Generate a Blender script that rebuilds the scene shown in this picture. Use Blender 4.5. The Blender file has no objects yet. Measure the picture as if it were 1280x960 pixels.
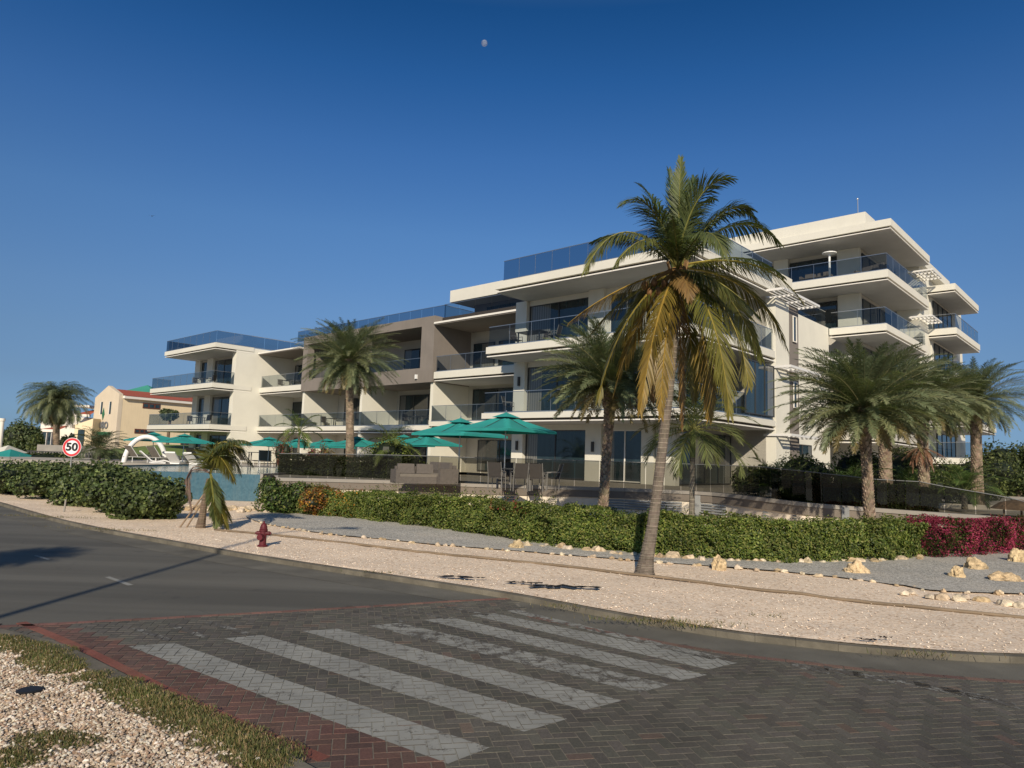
import bpy, math, random
from math import sin, cos, pi, radians, atan2, sqrt
from mathutils import Vector, Matrix, noise
random.seed(7)
SC = bpy.context.scene
COL = SC.collection
def V(*a): return Vector(a)

# ------------------------------------------------------------------ survey
# eye 2.3 m up; the picture's vanishing points give lens, pitch and the block's grid
FPX, PITCH, ROLL, EYE, HD = 875.0, radians(6.05), radians(1.95), 2.3, radians(-47.3)
FW = V(0, cos(PITCH), sin(PITCH)); R0 = V(1, 0, 0); U0 = V(0, -sin(PITCH), cos(PITCH))
RT = R0*cos(ROLL)+U0*sin(ROLL); UP = U0*cos(ROLL)-R0*sin(ROLL)
OE = V(0, 0, EYE)
ES = V(-sin(HD), -cos(HD), 0)      # along the facade, to the right and nearer
ET = V(cos(HD), -sin(HD), 0)       # into the building
def ray(x, y): return FW+RT*((x-640)/FPX)+UP*((480-y)/FPX)
def gz(x, y, z=0.0):
    r = ray(x, y); return OE+r*((z-EYE)/r.z)
def gd(x, y, d):
    r = ray(x, y); return OE+r*(d/r.y)
def W(s, t, z=0.0): return ES*s+ET*t+V(0, 0, z)
GZ = 0.10                           # gravel level above the road
BROT = atan2(ES.y, ES.x)            # rotation of things set square to the block

# ------------------------------------------------------------------ materials
def mat(name):
    m = bpy.data.materials.new(name); m.use_nodes = True
    nt = m.node_tree; nt.nodes.clear()
    return m, nt
def nd(nt, t, **k):
    n = nt.nodes.new(t)
    for a, b in k.items():
        if a in n.inputs.keys() if isinstance(a, str) else False: n.inputs[a].default_value = b
        else: setattr(n, a, b)
    return n
def ln(nt, a, b): nt.links.new(a, b)
def c4(c): return (c[0], c[1], c[2], 1.0)
def ramp(nt, src, stops):
    r = nt.nodes.new('ShaderNodeValToRGB'); e = r.color_ramp.elements
    while len(e) < len(stops): e.new(0.5)
    for k, (p, c) in enumerate(stops):
        e[k].position = p; e[k].color = c4(c) if not isinstance(c, (int, float)) else (c, c, c, 1)
    ln(nt, src, r.inputs[0]); return r.outputs[0]
def coords(nt, kind='Object', scale=None):
    t = nt.nodes.new('ShaderNodeTexCoord'); o = t.outputs[kind]
    if scale:
        m = nt.nodes.new('ShaderNodeMapping'); m.inputs['Scale'].default_value = scale
        ln(nt, o, m.inputs[0]); o = m.outputs[0]
    return o
def geopos(nt, scale=None):
    t = nt.nodes.new('ShaderNodeNewGeometry'); o = t.outputs['Position']
    if scale:
        m = nt.nodes.new('ShaderNodeMapping'); m.inputs['Scale'].default_value = scale
        ln(nt, o, m.inputs[0]); o = m.outputs[0]
    return o
def tex_noise(nt, co, scale, detail=4, rough=0.55):
    n = nt.nodes.new('ShaderNodeTexNoise'); n.inputs['Scale'].default_value = scale
    n.inputs['Detail'].default_value = detail; n.inputs['Roughness'].default_value = rough
    ln(nt, co, n.inputs['Vector']); return n.outputs['Fac']
def mixc(nt, fac, a, b, mode='MIX'):
    m = nt.nodes.new('ShaderNodeMix'); m.data_type = 'RGBA'; m.blend_type = mode
    for i, v in ((0, fac), (6, a), (7, b)):
        if hasattr(v, 'links') or hasattr(v, 'is_linked'): ln(nt, v, m.inputs[i])
        elif isinstance(v, (int, float)): m.inputs[i].default_value = v if i == 0 else (v, v, v, 1)
        else: m.inputs[i].default_value = c4(v)
    return m.outputs[2]
def mth(nt, op, a, b=0.0, clamp=False):
    m = nt.nodes.new('ShaderNodeMath'); m.operation = op; m.use_clamp = clamp
    for i, v in ((0, a), (1, b)):
        if hasattr(v, 'is_linked'): ln(nt, v, m.inputs[i])
        else: m.inputs[i].default_value = v
    return m.outputs[0]
def bump(nt, h, strength=0.3, dist=0.02):
    b = nt.nodes.new('ShaderNodeBump'); b.inputs['Strength'].default_value = strength
    b.inputs['Distance'].default_value = dist; ln(nt, h, b.inputs['Height']); return b.outputs[0]
def bsdf(nt, col, rough=0.7, normal=None, spec=0.5, metal=0.0):
    b = nt.nodes.new('ShaderNodeBsdfPrincipled')
    for k, v in (('Base Color', col), ('Roughness', rough), ('Metallic', metal), ('Specular IOR Level', spec)):
        if hasattr(v, 'is_linked'): ln(nt, v, b.inputs[k])
        else: b.inputs[k].default_value = c4(v) if k == 'Base Color' else v
    if normal is not None: ln(nt, normal, b.inputs['Normal'])
    return b.outputs[0]
def out(nt, sh):
    o = nt.nodes.new('ShaderNodeOutputMaterial'); ln(nt, sh, o.inputs[0])
M = {}
def plain(name, col, rough=0.7, var=0.12, scale=3.0, bmp=0.0, bscale=60, metal=0.0, spec=0.4, streak=False):
    m, nt = mat(name); p = geopos(nt)
    n = tex_noise(nt, p, scale, 5)
    lo = tuple(c*(1-var) for c in col); hi = tuple(min(1, c*(1+var*0.7)) for c in col)
    c = ramp(nt, n, [(0.3, lo), (0.7, hi)])
    if streak:
        s = tex_noise(nt, geopos(nt, (3.0, 3.0, 0.25)), 2.2, 5, 0.7)
        c = mixc(nt, ramp(nt, s, [(0.45, 0.0), (0.8, 0.35 if streak is True else streak)]), c, tuple(k*0.72 for k in col))
    nm = bump(nt, tex_noise(nt, p, bscale, 3), bmp, 0.01) if bmp else None
    out(nt, bsdf(nt, c, rough, nm, spec, metal)); M[name] = m
plain('stucco', (0.69, 0.67, 0.58), 0.9, 0.05, 0.8, 0.15, 90, spec=0.2, streak=0.10)
plain('fascia', (0.67, 0.65, 0.57), 0.85, 0.04, 0.7, 0.08, 90, spec=0.25, streak=0.12)
plain('trim_white', (0.78, 0.75, 0.68), 0.6, 0.03, 1)
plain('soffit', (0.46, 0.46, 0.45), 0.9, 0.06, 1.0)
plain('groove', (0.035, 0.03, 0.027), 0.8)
plain('taupe', (0.215, 0.19, 0.168), 0.85, 0.08, 1.0, 0.12, 80, streak=True, spec=0.2)
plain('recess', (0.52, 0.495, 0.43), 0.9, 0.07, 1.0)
plain('rail_dark', (0.16, 0.165, 0.165), 0.4, 0.05)
plain('frame_dark', (0.04, 0.042, 0.045), 0.4, 0.05)
plain('steel', (0.55, 0.56, 0.56), 0.3, 0.05, 4, metal=0.9)
plain('louver', (0.72, 0.71, 0.68), 0.45, 0.04)
plain('chair_frame', (0.17, 0.165, 0.155), 0.4, 0.05)
plain('cap_brown', (0.17, 0.145, 0.12), 0.8, 0.12, 1.5, 0.2, 50, streak=True)
plain('cap_light', (0.27, 0.25, 0.22), 0.8, 0.1, 1.5, 0.2, 50)
plain('wall_cream', (0.72, 0.64, 0.52), 0.9, 0.08, 1.0, 0.2, 70, streak=True)
plain('vent_grey', (0.22, 0.23, 0.23), 0.6, 0.1)
plain('deck', (0.42, 0.38, 0.32), 0.85, 0.12, 1.2, 0.2, 40)
plain('canvas_teal', (0.02, 0.26, 0.235), 0.85, 0.10, 1.5, 0.12, 120)
plain('canvas_under', (0.006, 0.14, 0.125), 0.85, 0.08, 3)
plain('rattan', (0.12, 0.105, 0.092), 0.8, 0.15, 12, 0.3, 120)
plain('sling', (0.17, 0.15, 0.125), 0.8, 0.08, 10)
plain('dark_sling', (0.045, 0.04, 0.036), 0.7, 0.1, 10)
plain('white_plastic', (0.78, 0.78, 0.76), 0.45, 0.03)
plain('dark_metal', (0.05, 0.05, 0.05), 0.5, 0.1)
plain('hydrant_red', (0.10, 0.012, 0.018), 0.6, 0.3, 9, 0.2, 60)
plain('house_yellow', (0.78, 0.64, 0.42), 0.9, 0.05, 0.6, streak=True)
plain('house_pale', (0.62, 0.53, 0.40), 0.9, 0.05, 0.6, streak=True)
plain('house_white', (0.74, 0.70, 0.62), 0.9, 0.05, 0.6)
plain('window_brown', (0.12, 0.045, 0.03), 0.6)
plain('green_roof', (0.05, 0.27, 0.20), 0.6, 0.1, 0.6)
plain('logo_green', (0.03, 0.14, 0.07), 0.7)
plain('letter_grey', (0.16, 0.17, 0.19), 0.5)
plain('lawn_green', (0.14, 0.20, 0.05), 0.95, 0.25, 2.0, 0.4, 60)
plain('sign_red', (0.62, 0.04, 0.05), 0.45, 0.05)
plain('sign_white', (0.80, 0.79, 0.80), 0.4, 0.04)
plain('sign_black', (0.012, 0.012, 0.014), 0.5)
plain('post_grey', (0.30, 0.30, 0.29), 0.5, 0.1, metal=0.5)
plain('wood_stake', (0.25, 0.18, 0.12), 0.9, 0.25, 8, 0.3, 40)
plain('coconut_husk', (0.17, 0.085, 0.03), 0.7, 0.35, 14)
plain('hose', (0.20, 0.15, 0.10), 0.8, 0.3, 2)
plain('dark_soil', (0.06, 0.048, 0.032), 1.0, 0.3, 5, 0.5, 30)
plain('kerb', (0.145, 0.13, 0.10), 0.95, 0.4, 2.6, 0.6, 25)
plain('gutter', (0.125, 0.118, 0.096), 0.9, 0.3, 1.1, 0.3, 50)
plain('thatch', (0.20, 0.13, 0.08), 1.0, 0.35, 8, 0.4, 50)
plain('litter', (0.015, 0.014, 0.013), 0.6)
plain('concrete_grey', (0.28, 0.26, 0.23), 0.9, 0.15, 1.3, 0.3, 40, streak=True)

def glassy(name, base, rough=0.04, spec=0.6):
    m, nt = mat(name); p = geopos(nt, (0.5, 0.5, 0.12))
    c = ramp(nt, tex_noise(nt, p, 2.0, 2), [(0.35, tuple(k*0.6 for k in base)), (0.65, tuple(k*1.5 for k in base))])
    nb = bump(nt, tex_noise(nt, geopos(nt), 0.6, 2), 0.05, 0.05)
    out(nt, bsdf(nt, c, rough, nb, spec)); M[name] = m
glassy('window_glass', (0.018, 0.032, 0.038), 0.04, 0.9)
def curtain():
    m, nt = mat('curtain'); p = geopos(nt)
    sx = nt.nodes.new('ShaderNodeVectorMath'); sx.operation = 'DOT_PRODUCT'; ln(nt, p, sx.inputs[0]); sx.inputs[1].default_value = (ES.x+ET.x, ES.y+ET.y, 0)
    w = mth(nt, 'SINE', mth(nt, 'MULTIPLY', sx.outputs['Value'], 38.0))
    c = ramp(nt, mth(nt, 'ADD', mth(nt, 'MULTIPLY', w, .35), .5), [(0.1, (0.10, 0.105, 0.10)), (0.9, (0.20, 0.20, 0.185))])
    out(nt, bsdf(nt, c, 0.08, None, 0.6)); M['curtain'] = m
curtain()
def railglass(name, tint, refl=0.10, reflcol=(0.8, 0.85, 0.9)):
    m, nt = mat(name)
    t = nt.nodes.new('ShaderNodeBsdfTransparent'); t.inputs[0].default_value = c4(tint)
    g = nt.nodes.new('ShaderNodeBsdfGlossy'); g.inputs['Color'].default_value = c4(reflcol); g.inputs['Roughness'].default_value = 0.02
    lw = nt.nodes.new('ShaderNodeFresnel'); lw.inputs['IOR'].default_value = 1.45
    f = mth(nt, 'ADD', mth(nt, 'MULTIPLY', lw.outputs[0], 0.8), refl-0.04, True)
    x = nt.nodes.new('ShaderNodeMixShader'); ln(nt, f, x.inputs[0]); ln(nt, t.outputs[0], x.inputs[1]); ln(nt, g.outputs[0], x.inputs[2])
    out(nt, x.outputs[0]); M[name] = m
railglass('rail_glass', (0.56, 0.61, 0.63), 0.05)
railglass('roof_glass', (0.36, 0.43, 0.49), 0.06)
railglass('fence_glass', (0.36, 0.36, 0.33), 0.05)

def tiles(name, a, b, sc):
    m, nt = mat(name); p = coords(nt)
    w = nt.nodes.new('ShaderNodeTexWave'); w.inputs['Scale'].default_value = sc; w.inputs['Distortion'].default_value = 0.3
    w.bands_direction = 'X'; ln(nt, p, w.inputs[0])
    c = mixc(nt, tex_noise(nt, p, 3, 5), a, b)
    c = mixc(nt, w.outputs['Fac'], mixc(nt, 0.6, c, (0.05, 0.01, 0.01)), c)
    out(nt, bsdf(nt, c, 0.85, bump(nt, w.outputs['Fac'], 0.5, 0.05))); M[name] = m
tiles('roof_tile', (0.42, 0.085, 0.04), (0.52, 0.14, 0.075), 1.6)

def pooltile():
    m, nt = mat('pool_tile'); p = geopos(nt)
    v = nt.nodes.new('ShaderNodeTexVoronoi'); v.inputs['Scale'].default_value = 12; v.distance = 'CHEBYCHEV'; ln(nt, p, v.inputs['Vector'])
    c = mixc(nt, 0.6, ramp(nt, v.outputs['Color'], [(0.1, (0.035, 0.085, 0.125)), (0.9, (0.09, 0.18, 0.23))]), (0.058, 0.13, 0.175))
    s = tex_noise(nt, geopos(nt, (6, 6, 0.5)), 1.5, 5, 0.7)
    c = mixc(nt, ramp(nt, s, [(0.45, 0.0), (0.75, 0.5)]), c, (0.12, 0.18, 0.20))
    out(nt, bsdf(nt, c, 0.25, None, 0.5)); M['pool_tile'] = m
pooltile()
def water():
    m, nt = mat('water'); p = geopos(nt)
    out(nt, bsdf(nt, (0.03, 0.20, 0.27), 0.05, bump(nt, tex_noise(nt, p, 3, 3), 0.3, 0.05), 0.3)); M['water'] = m
water()

def foliage(name, rough=0.5, trans=0.35, spec=0.35):
    m, nt = mat(name)
    a = nt.nodes.new('ShaderNodeAttribute'); a.attribute_name = 'Col'
    n = tex_noise(nt, geopos(nt), 1.3, 3)
    c = mixc(nt, 1.0, a.outputs['Color'], ramp(nt, n, [(0.3, 0.72), (0.7, 1.25)]), 'MULTIPLY')
    b = bsdf(nt, c, rough, None, spec)
    t = nt.nodes.new('ShaderNodeBsdfTranslucent')
    ln(nt, mixc(nt, 1.0, c, (1.3, 1.5, 0.6), 'MULTIPLY'), t.inputs[0])
    x = nt.nodes.new('ShaderNodeMixShader'); x.inputs[0].default_value = trans
    ln(nt, b, x.inputs[1]); ln(nt, t.outputs[0], x.inputs[2]); out(nt, x.outputs[0]); M[name] = m
foliage('leaf', 0.5, 0.30)
foliage('frond', 0.45, 0.25, 0.4)
foliage('petal', 0.7, 0.35, 0.1)
def colattr(name, rough=0.9, bmp=0.4, bs=40, spec=0.2, var=(0.75, 1.2), vs=6):
    m, nt = mat(name)
    a = nt.nodes.new('ShaderNodeAttribute'); a.attribute_name = 'Col'; p = geopos(nt)
    c = mixc(nt, 1.0, a.outputs['Color'], ramp(nt, tex_noise(nt, p, vs, 5), [(0.3, var[0]), (0.7, var[1])]), 'MULTIPLY')
    out(nt, bsdf(nt, c, rough, bump(nt, tex_noise(nt, p, bs, 4), bmp, 0.01), spec)); M[name] = m
colattr('bark', 0.95, 0.6, 45)
colattr('pebble', 0.85, 0.3, 80)
colattr('rock', 0.95, 1.0, 30, var=(0.5, 1.3), vs=11)

def gravel(name, stops, scale, dirt, dirtamt=0.4, dist=0.02, bs_=0.9, gv=(0.62, 0.8)):
    m, nt = mat(name); p = geopos(nt)
    v = nt.nodes.new('ShaderNodeTexVoronoi'); v.inputs['Scale'].default_value = scale; ln(nt, p, v.inputs['Vector'])
    v2 = nt.nodes.new('ShaderNodeTexVoronoi'); v2.inputs['Scale'].default_value = scale*0.41; ln(nt, p, v2.inputs['Vector'])
    sep = nt.nodes.new('ShaderNodeSeparateColor'); ln(nt, v.outputs['Color'], sep.inputs[0])
    c = ramp(nt, sep.outputs[0], stops)
    d = ramp(nt, v.outputs['Distance'], [(0.25, 1.0), (0.75, gv[0])])
    c = mixc(nt, 1.0, c, d, 'MULTIPLY')
    d2 = ramp(nt, v2.outputs['Distance'], [(0.3, 1.0), (0.8, gv[1])])
    c = mixc(nt, 1.0, c, d2, 'MULTIPLY')
    c = mixc(nt, ramp(nt, tex_noise(nt, p, 0.7, 6, 0.65), [(0.45, 0.0), (0.75, dirtamt)]), c, dirt)
    c = mixc(nt, 1.0, c, ramp(nt, tex_noise(nt, p, 0.35, 3), [(0.3, 0.93), (0.7, 1.06)]), 'MULTIPLY')
    h = mth(nt, 'MULTIPLY', v.outputs['Distance'], -1.0)
    out(nt, bsdf(nt, c, 0.9, bump(nt, h, bs_, dist), 0.2)); M[name] = m
PINK = [(0.0, (0.42, 0.30, 0.20)), (0.10, (0.80, 0.63, 0.46)), (0.5, (0.90, 0.72, 0.54)), (0.9, (0.93, 0.80, 0.64))]
gravel('gravel_pink', PINK, 30, (0.72, 0.57, 0.42), 0.3, 0.008, 0.25, (0.80, 0.90))
gravel('gravel_grey', [(0.0, (0.34, 0.33, 0.30)), (0.5, (0.56, 0.54, 0.48)), (1.0, (0.74, 0.71, 0.64))], 34, (0.50, 0.45, 0.37), 0.5, 0.012, 0.5)
gravel('gravel_near', [(0.0, (0.17, 0.12, 0.085)), (0.2, (0.36, 0.28, 0.205)), (0.6, (0.47, 0.385, 0.29)), (1.0, (0.60, 0.51, 0.40))], 22, (0.14, 0.10, 0.06), 0.5)
gravel('sand', [(0.0, (0.30, 0.22, 0.15)), (1.0, (0.48, 0.38, 0.28))], 8, (0.16, 0.15, 0.08), 0.6)

def asphalt():
    m, nt = mat('asphalt'); p = geopos(nt)
    c = ramp(nt, tex_noise(nt, p, 140, 2), [(0.35, (0.085, 0.081, 0.067)), (0.65, (0.14, 0.134, 0.112))])
    # wheel tracks run with the road
    mp = nt.nodes.new('ShaderNodeMapping'); mp.inputs['Rotation'].default_value = (0, 0, radians(33)); mp.inputs['Scale'].default_value = (0.05, 0.9, 1)
    ln(nt, p, mp.inputs[0])
    w = tex_noise(nt, mp.outputs[0], 1.0, 3, 0.6)
    c = mixc(nt, 1.0, c, ramp(nt, w, [(0.35, 0.75), (0.65, 1.22)]), 'MULTIPLY')
    c = mixc(nt, ramp(nt, tex_noise(nt, p, 0.5, 6, 0.7), [(0.5, 0.0), (0.8, 0.35)]), c, (0.13, 0.115, 0.09))
    cv = nt.nodes.new('ShaderNodeTexVoronoi'); cv.feature = 'DISTANCE_TO_EDGE'; cv.inputs['Scale'].default_value = 0.45
    wp = nt.nodes.new('ShaderNodeVectorMath'); wp.operation = 'ADD'; nz = nt.nodes.new('ShaderNodeTexNoise'); nz.inputs['Scale'].default_value = 2.2; nz.inputs['Detail'].default_value = 6; ln(nt, p, nz.inputs['Vector'])
    ln(nt, p, wp.inputs[0]); ln(nt, nz.outputs['Color'], wp.inputs[1]); ln(nt, wp.outputs[0], cv.inputs['Vector'])
    ck = ramp(nt, cv.outputs['Distance'], [(0.0, 1.0), (0.006, 0.0)])
    ck = mth(nt, 'MULTIPLY', ck, ramp(nt, tex_noise(nt, p, 0.4, 3), [(0.5, 0.0), (0.6, 0.8)]))
    c = mixc(nt, ck, c, (0.03, 0.028, 0.025))
    st = ramp(nt, tex_noise(nt, p, 1.3, 3, 0.6), [(0.66, 0.0), (0.74, 0.45)]); c = mixc(nt, st, c, (0.04, 0.037, 0.032))
    out(nt, bsdf(nt, c, 0.8, bump(nt, tex_noise(nt, p, 160, 3), 0.35, 0.006), 0.35)); M['asphalt'] = m
asphalt()
def brick():
    m, nt = mat('paver'); p = geopos(nt)
    a = nt.nodes.new('ShaderNodeAttribute'); a.attribute_name = 'Col'
    c = mixc(nt, 1.0, a.outputs['Color'], ramp(nt, tex_noise(nt, p, 60, 5, 0.7), [(0.3, 0.65), (0.7, 1.35)]), 'MULTIPLY')
    c = mixc(nt, 1.0, c, ramp(nt, tex_noise(nt, p, 0.6, 4, 0.6), [(0.3, 0.7), (0.7, 1.25)]), 'MULTIPLY')
    c = mixc(nt, ramp(nt, tex_noise(nt, p, 1.1, 6, 0.7), [(0.52, 0.0), (0.8, 0.3)]), c, (0.13, 0.115, 0.09))
    out(nt, bsdf(nt, c, 0.78, bump(nt, tex_noise(nt, p, 110, 4), 0.5, 0.005), 0.35)); M['paver'] = m
brick()
plain('mortar', (0.165, 0.15, 0.122), 1.0, 0.35, 5.0, 0.4, 90)
def paint(name, wear):
    m, nt = mat(name); p = geopos(nt)
    n = tex_noise(nt, p, 5.0, 8, 0.75); n2 = tex_noise(nt, p, 45, 5, 0.7)
    f = ramp(nt, mth(nt, 'ADD', mth(nt, 'MULTIPLY', n, 0.7), mth(nt, 'MULTIPLY', n2, 0.3)), [(wear-0.02, 1.0), (wear+0.05, 0.0)])
    c = ramp(nt, tex_noise(nt, p, 1.6, 5), [(0.3, (0.21, 0.21, 0.19)), (0.7, (0.30, 0.30, 0.27))])
    c = mixc(nt, f, (0.085, 0.078, 0.066), c)
    out(nt, bsdf(nt, c, 0.75, bump(nt, tex_noise(nt, p, 110, 4), 0.4, 0.005), 0.35)); M[name] = m
paint('road_paint', 0.56)
paint('road_paint_worn', 0.50)
paint('road_paint_faint', 0.44)

# ------------------------------------------------------------------ mesh builder
class MB:
    def __init__(s): s.v = []; s.f = []; s.c = []; s.m = []; s.col = (1, 1, 1); s.mi = 0; s.smooth = False
    def quad(s, *p):
        n = len(s.v); s.v.extend(tuple(q) for q in p); s.f.append(tuple(range(n, n+len(p)))); s.c.append(s.col); s.m.append(s.mi)
    def mesh(s, vs, fs):
        n = len(s.v); s.v.extend(tuple(q) for q in vs)
        for f in fs: s.f.append(tuple(n+i for i in f)); s.c.append(s.col); s.m.append(s.mi)
    def hexa(s, p):   # 8 corners: bottom 4 then top 4
        s.mesh(p, [(3, 2, 1, 0), (4, 5, 6, 7), (0, 1, 5, 4), (1, 2, 6, 5), (2, 3, 7, 6), (3, 0, 4, 7)])
    def box(s, x0, x1, y0, y1, z0, z1):
        s.hexa([(x0, y0, z0), (x1, y0, z0), (x1, y1, z0), (x0, y1, z0), (x0, y0, z1), (x1, y0, z1), (x1, y1, z1), (x0, y1, z1)])
    def sbox(s, s0, s1, t0, t1, z0, z1):   # box on the block's grid
        s.hexa([W(a, b, c) for c in (z0, z1) for a, b in ((s0, t0), (s1, t0), (s1, t1), (s0, t1))])
    def tube(s, pts, rad, n=8, cap=True):
        pts = [Vector(p) for p in pts]; rings = []; N = len(pts)
        if not isinstance(rad, (list, tuple)): rad = [rad]*N
        ref = None
        for i, p in enumerate(pts):
            t = (pts[min(i+1, N-1)]-pts[max(i-1, 0)]).normalized()
            if ref is None: ref = V(1, 0, 0) if abs(t.x) < 0.9 else V(0, 1, 0)
            a = (ref-t*ref.dot(t)).normalized(); b = t.cross(a); ref = a
            rings.append([p+(a*cos(2*pi*k/n)+b*sin(2*pi*k/n))*rad[i] for k in range(n)])
        vs = [q for r in rings for q in r]; fs = []
        for i in range(N-1):
            for k in range(n):
                k2 = (k+1) % n; fs.append((i*n+k, i*n+k2, (i+1)*n+k2, (i+1)*n+k))
        if cap: fs.append(tuple(range(n-1, -1, -1))); fs.append(tuple((N-1)*n+k for k in range(n)))
        s.mesh(vs, fs)
    def lathe(s, prof, n=16, c=(0, 0, 0)):
        vs = [(c[0]+r*cos(2*pi*k/n), c[1]+r*sin(2*pi*k/n), c[2]+z) for r, z in prof for k in range(n)]
        fs = [(i*n+k, i*n+(k+1) % n, (i+1)*n+(k+1) % n, (i+1)*n+k) for i in range(len(prof)-1) for k in range(n)]
        fs += [tuple(range(n-1, -1, -1)), tuple((len(prof)-1)*n+k for k in range(n))]
        s.mesh(vs, fs)
    def ell(s, c, r, seg=8, rings=5):
        s.lathe([(max(0.001, r[0]*sin(pi*i/rings)), -r[2]*cos(pi*i/rings)) for i in range(rings+1)], seg, c)
    def build(s, name, mats, parent=None, smooth=False):
        me = bpy.data.meshes.new(name)
        o = bpy.data.objects.new(name, me); COL.objects.link(o)
        off = V(0, 0, 0)
        if parent is not None:
            o.parent = parent; q = parent
            while q is not None: off += q.location; q = q.parent
        vs = [(a[0]-off.x, a[1]-off.y, a[2]-off.z) for a in s.v]
        me.from_pydata(vs, [], s.f)
        if not isinstance(mats, (list, tuple)): mats = [mats]
        for k in mats: me.materials.append(M[k] if isinstance(k, str) else k)
        if len(mats) > 1: me.polygons.foreach_set('material_index', s.m)
        if any(c != (1, 1, 1) for c in s.c[:50]) or any(c != (1, 1, 1) for c in s.c[-5:]):
            ca = me.color_attributes.new('Col', 'FLOAT_COLOR', 'CORNER'); buf = []
            for f, c in zip(s.f, s.c): buf.extend((c[0], c[1], c[2], 1.0)*len(f))
            ca.data.foreach_set('color', buf)
        if smooth: me.polygons.foreach_set('use_smooth', [True]*len(s.f))
        me.update(); return o
def tag(o, label=None, cat=None, group=None, kind=None):
    if label: o['label'] = label
    if cat: o['category'] = cat
    if group: o['group'] = group
    if kind: o['kind'] = kind
    return o
def empty(name, loc, label, cat, group=None, rz=0.0):
    o = bpy.data.objects.new(name, None); COL.objects.link(o); o.empty_display_size = 0.2
    o.location = loc; o.rotation_euler = (0, 0, rz); return tag(o, label, cat, group)
def copy_tree(o, parent=None):
    c = o.copy(); COL.objects.link(c); c.parent = parent
    for ch in [x for x in ALLCH.get(o.name, [])]: copy_tree(ch, c)
    return c
ALLCH = {}
def index_children():
    ALLCH.clear()
    for x in COL.objects:
        if x.parent: ALLCH.setdefault(x.parent.name, []).append(x)
def rc(c, a=0.2):
    k = 1+random.uniform(-a, a); return (c[0]*k, c[1]*k*(1+random.uniform(-a, a)*0.25), c[2]*k)
def mixt(a, b, f): return tuple(a[i]*(1-f)+b[i]*f for i in range(3))
def struct(name, mb, m, label=None): return tag(mb.build(name, m), label, None, None, 'structure')

# ------------------------------------------------------------------ camera, sun, sky
cam = bpy.data.cameras.new('camera'); co = bpy.data.objects.new('camera', cam); COL.objects.link(co)
cam.sensor_width = 36; cam.lens = 36*FPX/1280; cam.clip_start = 0.1; cam.clip_end = 6000
mw = Matrix((RT, UP, -FW)).transposed().to_4x4(); mw.translation = OE; co.matrix_world = mw
SC.camera = co
SUN_H, SUN_EL = radians(3), radians(27)          # light travels along heading 3 deg
sd = V(-sin(SUN_H)*cos(SUN_EL), -cos(SUN_H)*cos(SUN_EL), sin(SUN_EL))   # towards the sun
sl = bpy.data.lights.new('sun', 'SUN'); so = bpy.data.objects.new('sun', sl); COL.objects.link(so)
sl.energy = 4.9; sl.angle = radians(0.55); sl.color = (1.0, 0.87, 0.69)
so.rotation_euler = (-sd).to_track_quat('-Z', 'Y').to_euler(); so.location = (0, -20, 30)
wd = bpy.data.worlds.new('World'); SC.world = wd; wd.use_nodes = True
nt = wd.node_tree; nt.nodes.clear()
sk = nt.nodes.new('ShaderNodeTexSky'); sk.sky_type = 'NISHITA'; sk.sun_disc = False
sk.sun_elevation = SUN_EL; sk.sun_rotation = atan2(sd.x, sd.y)
sk.air_density = 1.0; sk.dust_density = 0.4; sk.ozone_density = 2.5; sk.altitude = 0
hs = nt.nodes.new('ShaderNodeHueSaturation'); hs.inputs['Saturation'].default_value = 1.0; hs.inputs['Value'].default_value = 1.0
gm = nt.nodes.new('ShaderNodeGamma'); gm.inputs[1].default_value = 1.0
bg = nt.nodes.new('ShaderNodeBackground'); bg.inputs['Strength'].default_value = 0.0975
ow = nt.nodes.new('ShaderNodeOutputWorld')
ln(nt, sk.outputs[0], gm.inputs[0]); ln(nt, gm.outputs[0], hs.inputs['Color']); 
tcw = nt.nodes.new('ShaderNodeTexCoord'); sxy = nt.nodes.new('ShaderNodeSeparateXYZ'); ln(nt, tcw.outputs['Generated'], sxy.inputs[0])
grade = ramp(nt, sxy.outputs[2], [(0.0, (0.28, 0.46, 0.90)), (0.02, (0.284, 0.463, 0.888)), (0.083, (0.348, 0.454, 0.68)), (0.139, (0.42, 0.527, 0.704)), (0.196, (0.465, 0.598, 0.778)), (0.303, (0.455, 0.680, 0.912)), (0.404, (0.331, 0.63, 0.953)), (0.49, (0.189, 0.535, 0.892)), (0.563, (0.11, 0.436, 0.769)), (0.70, (0.95, 0.93, 0.90))])  # last stop: zenith above the frame lightened to neutral as added fill light
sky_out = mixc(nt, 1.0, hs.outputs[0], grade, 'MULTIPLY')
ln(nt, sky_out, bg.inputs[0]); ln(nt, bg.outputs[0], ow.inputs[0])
SC.view_settings.view_transform = 'Standard'; SC.view_settings.look = 'None'; SC.view_settings.exposure = 0; SC.view_settings.gamma = 1
SC.cycles.max_bounces = 8; SC.cycles.transparent_max_bounces = 16
# ------------------------------------------------------------------ ground
def poly_at(pts, x):      # y of a polyline monotonic in x
    for a, b in zip(pts, pts[1:]):
        if a[0] <= x <= b[0]: return a[1]+(b[1]-a[1])*(x-a[0])/max(1e-6, b[0]-a[0])
    return pts[0][1] if x < pts[0][0] else pts[-1][1]
def G(px, z=0.0): return [tuple(gz(x, y, z)[:2]) for x, y in px]
def inpoly(p, x, y):
    r = False; j = len(p)-1
    for i in range(len(p)):
        if (p[i][1] > y) != (p[j][1] > y) and x < (p[j][0]-p[i][0])*(y-p[i][1])/(p[j][1]-p[i][1])+p[i][0]: r = not r
        j = i
    return r
def offset(pts, d):
    o = []
    for i in range(len(pts)):
        a = Vector(pts[max(0, i-1)]); b = Vector(pts[min(len(pts)-1, i+1)]); t = (b-a).normalized()
        o.append((pts[i][0]-t.y*d, pts[i][1]+t.x*d))
    return o
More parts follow.
